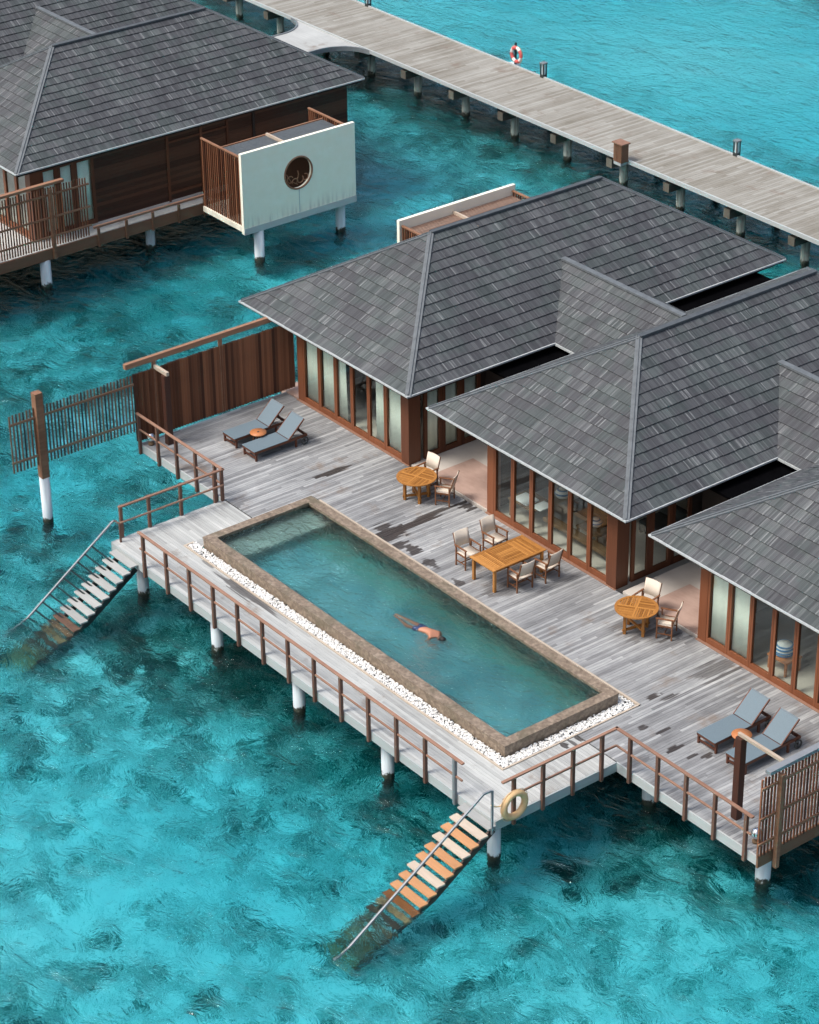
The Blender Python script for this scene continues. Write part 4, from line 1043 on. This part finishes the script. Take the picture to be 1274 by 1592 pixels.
for (x, y, z, r, lb) in ((-8.55, 9.35, .62, .24, 'round blue and white cushion inside the middle pavilion'), (-6.7, 9.0, .58, .20, 'small blue and white cushion on the inner table of the middle pavilion')):
    q = thing('cushion', lb, 'cushion', (x, y, z - r * .6)); part('cover', MB().lathe([(.001, -.6 * r), (r * .7, -.5 * r), (r, 0), (r * .7, .5 * r), (.001, .6 * r)], (x, y, z), 20), 'white_cloth', q)
    part('stripe', MB().lathe([(r * .72, .49 * r), (r * .5, .56 * r), (r * .5, .59 * r), (r * .74, .52 * r)], (x, y, z), 20).lathe([(r * 1.0, .02 * r), (r * .93, .2 * r), (r * .95, .22 * r), (r * 1.02, .04 * r)], (x, y, z), 20), 'blue_cloth', q)
table_in(-7.1, -6.2, 8.6, 9.2, .46, 'small inner table carrying a cushion in the middle pavilion')
block('sideboard', -8.1, -5.2, 8.2, 8.5, .30, .42, 'rattan', 'long low wooden bench just behind the glass of the middle pavilion', 'bench')
sofa(-6.2, -5.0, 10.2, 11.2, 'second dark sofa deeper inside the middle pavilion', 'dark_fabric')
table_in(-16.5, -15.8, 8.6, 9.8, .70, 'small dark desk inside the left pavilion', 'dark_fabric')
table_in(1.2, 1.9, 8.0, 8.6, .48, 'small wooden stool table inside the right pavilion', 'tray_wood')
q = thing('striped_cushion', 'blue and white striped cushion on the stool inside the right pavilion', 'cushion', (1.52, 8.3, .48))
part('cover', MB().lathe([(.001, 0), (.2, .02), (.27, .16), (.2, .33), (.001, .36)], (1.52, 8.3, .48), 24), 'white_cloth', q)
for z, r in ((.06, .245), (.15, .275), (.24, .265), (.31, .225)): part('stripe', MB().ring((1.52, 8.3, .48 + z), r - .015, .024, 'z', 24, 6), 'blue_cloth', q)

# ================================================================ SWIMMER
def swimmer():
    t = thing('person', 'person in blue patterned swim shorts floating face down in the pool', 'person', (-5.9, 1.95, .25))
    def skin(name, verts, edges, rads, mat, parent, sub=2, root=0):
        me = bpy.data.meshes.new(name); me.from_pydata(verts, edges, []); o = bpy.data.objects.new(name, me); C.objects.link(o); o.parent = parent
        md = o.modifiers.new('skin', 'SKIN'); md.use_smooth_shade = True; md.use_x_symmetry = False
        for i, sv in enumerate(me.skin_vertices[0].data): sv.radius = rads[i] if hasattr(rads[i], '__len__') else (rads[i], rads[i]); sv.use_root = (i == root)
        s2 = o.modifiers.new('sub', 'SUBSURF'); s2.levels = sub; s2.render_levels = sub
        me.materials.append(MAT[mat]); me.attributes.new('rnd', 'FLOAT', 'POINT'); return o
    # local frame: x towards the head, y to the swimmer's side, z up; pelvis at origin
    V = [(0, 0, 0), (.18, 0, .025), (.34, 0, .03), (.47, 0, .02), (.56, 0, -.01), (.66, 0, -.035),           # 0-5 spine, neck, head base
         (-.06, .10, -.02), (-.48, .12, -.05), (-.88, .06, .01), (-1.00, .05, .02), (-1.10, .05, .01),                # left leg 6-10
         (-.06, -.10, -.02), (-.46, -.13, -.08), (-.84, -.05, -.02), (-.97, -.04, .0), (-1.07, -.03, -.02),              # right leg 11-15
         (.46, .19, .0), (.52, .20, -.22), (.74, .16, -.30), (.84, .14, -.31),                                   # left arm 16-19
         (.46, -.19, .0), (.42, -.22, -.24), (.60, -.20, -.34), (.70, -.18, -.35)]                                   # right arm
    E = [(0, 1), (1, 2), (2, 3), (3, 4), (4, 5), (0, 6), (6, 7), (7, 8), (8, 9), (9, 10), (0, 11), (11, 12), (12, 13), (13, 14), (14, 15), (3, 16), (16, 17), (17, 18), (18, 19), (3, 20), (20, 21), (21, 22), (22, 23)]
    RR = [(.15, .10), (.135, .095), (.165, .11), (.16, .10), .055, .06, .088, .058, .036, .035, .022, .088, .058, .036, .035, .022, .062, .042, .030, .026, .062, .042, .030, .026]
    body = skin('body', V, E, RR, 'skin', t)
    ang = R(8)
    body.rotation_euler = (R(-12), 0, ang); body.location = (.12, .0, -.055)
    # hands: palm and five fingers each
    for k, (hx, hy, hz, sg) in enumerate(((.84, .14, -.31, 1), (.70, -.18, -.35, -1))):
        v = [(hx - .01, hy, hz), (hx + .05, hy, hz)]; e = [(0, 1)]; r = [(.034, .018), (.036, .016)]
        for f in range(4):
            b = len(v); y = hy + (-.03 + .02 * f) * sg; L = (.06, .07, .066, .05)[f]
            v += [(hx + .07, y, hz), (hx + .07 + L * .5, y, hz - .004), (hx + .07 + L, y, hz - .014)]; r += [.010, .009, .007]; e += [(1, b), (b, b + 1), (b + 1, b + 2)]
        b = len(v); v += [(hx + .03, hy - .045 * sg, hz), (hx + .065, hy - .065 * sg, hz - .005)]; r += [.011, .008]; e += [(0, b), (b, b + 1)]
        skin('hand', v, e, r, 'skin', body, 1)
    # feet taper is in the body; head
    m = MB(); n = 20
    prof = [(.001, -.115), (.05, -.105), (.078, -.06), (.086, 0), (.088, .04), (.075, .085), (.045, .11), (.001, .118)]
    m.lathe(prof, (0, 0, 0), n); m.v = [(z * 1.0 + .70, y * .9, x * 1.05 - .045) for x, y, z in m.v]
    hd = bpy.data.objects.new('head', m.mesh('head', 'skin')); C.objects.link(hd); hd.parent = body
    m = MB().lathe([(.001, -.06), (.07, -.055), (.094, -.01), (.098, .045), (.085, .095), (.05, .122), (.001, .13)], (0, 0, 0), n)
    m.v = [(z + .705, y * .93, max(x * 1.12, -.05) - .030) for x, y, z in m.v]
    hr = bpy.data.objects.new('hair', m.mesh('hair', 'hair')); C.objects.link(hr); hr.parent = body
    m = MB()
    for s in (-1, 1): m.lathe([(.001, -.012), (.022, -.006), (.022, .006), (.001, .012)], (.66, s * .088, -.05), 10)
    er = bpy.data.objects.new('ear', m.mesh('ear', 'skin')); C.objects.link(er); er.parent = body
    # shorts
    k = N('shorts'); vv = k.voro(k.obj(), 14, 'F1', 'Distance'); ns = k.noise(k.obj(), 16, 3, .6)
    k.surf(k.bsdf(k.ramp(k.math('ADD', vv, k.math('MULTIPLY', ns, .3)), [(.30, (.42, .60, .75)), (.36, (.012, .03, .10))]), .7)); MAT['shorts'] = k.m
    Vs = [(.02, 0, .002), (.10, 0, .012), (-.05, .10, -.012), (-.26, .112, -.032), (-.05, -.10, -.012), (-.26, -.118, -.046)]
    skin('swim_shorts', Vs, [(0, 1), (0, 2), (2, 3), (0, 4), (4, 5)], [(.165, .115), (.152, .108), .108, .092, .108, .092], 'shorts', body, 2)
swimmer()
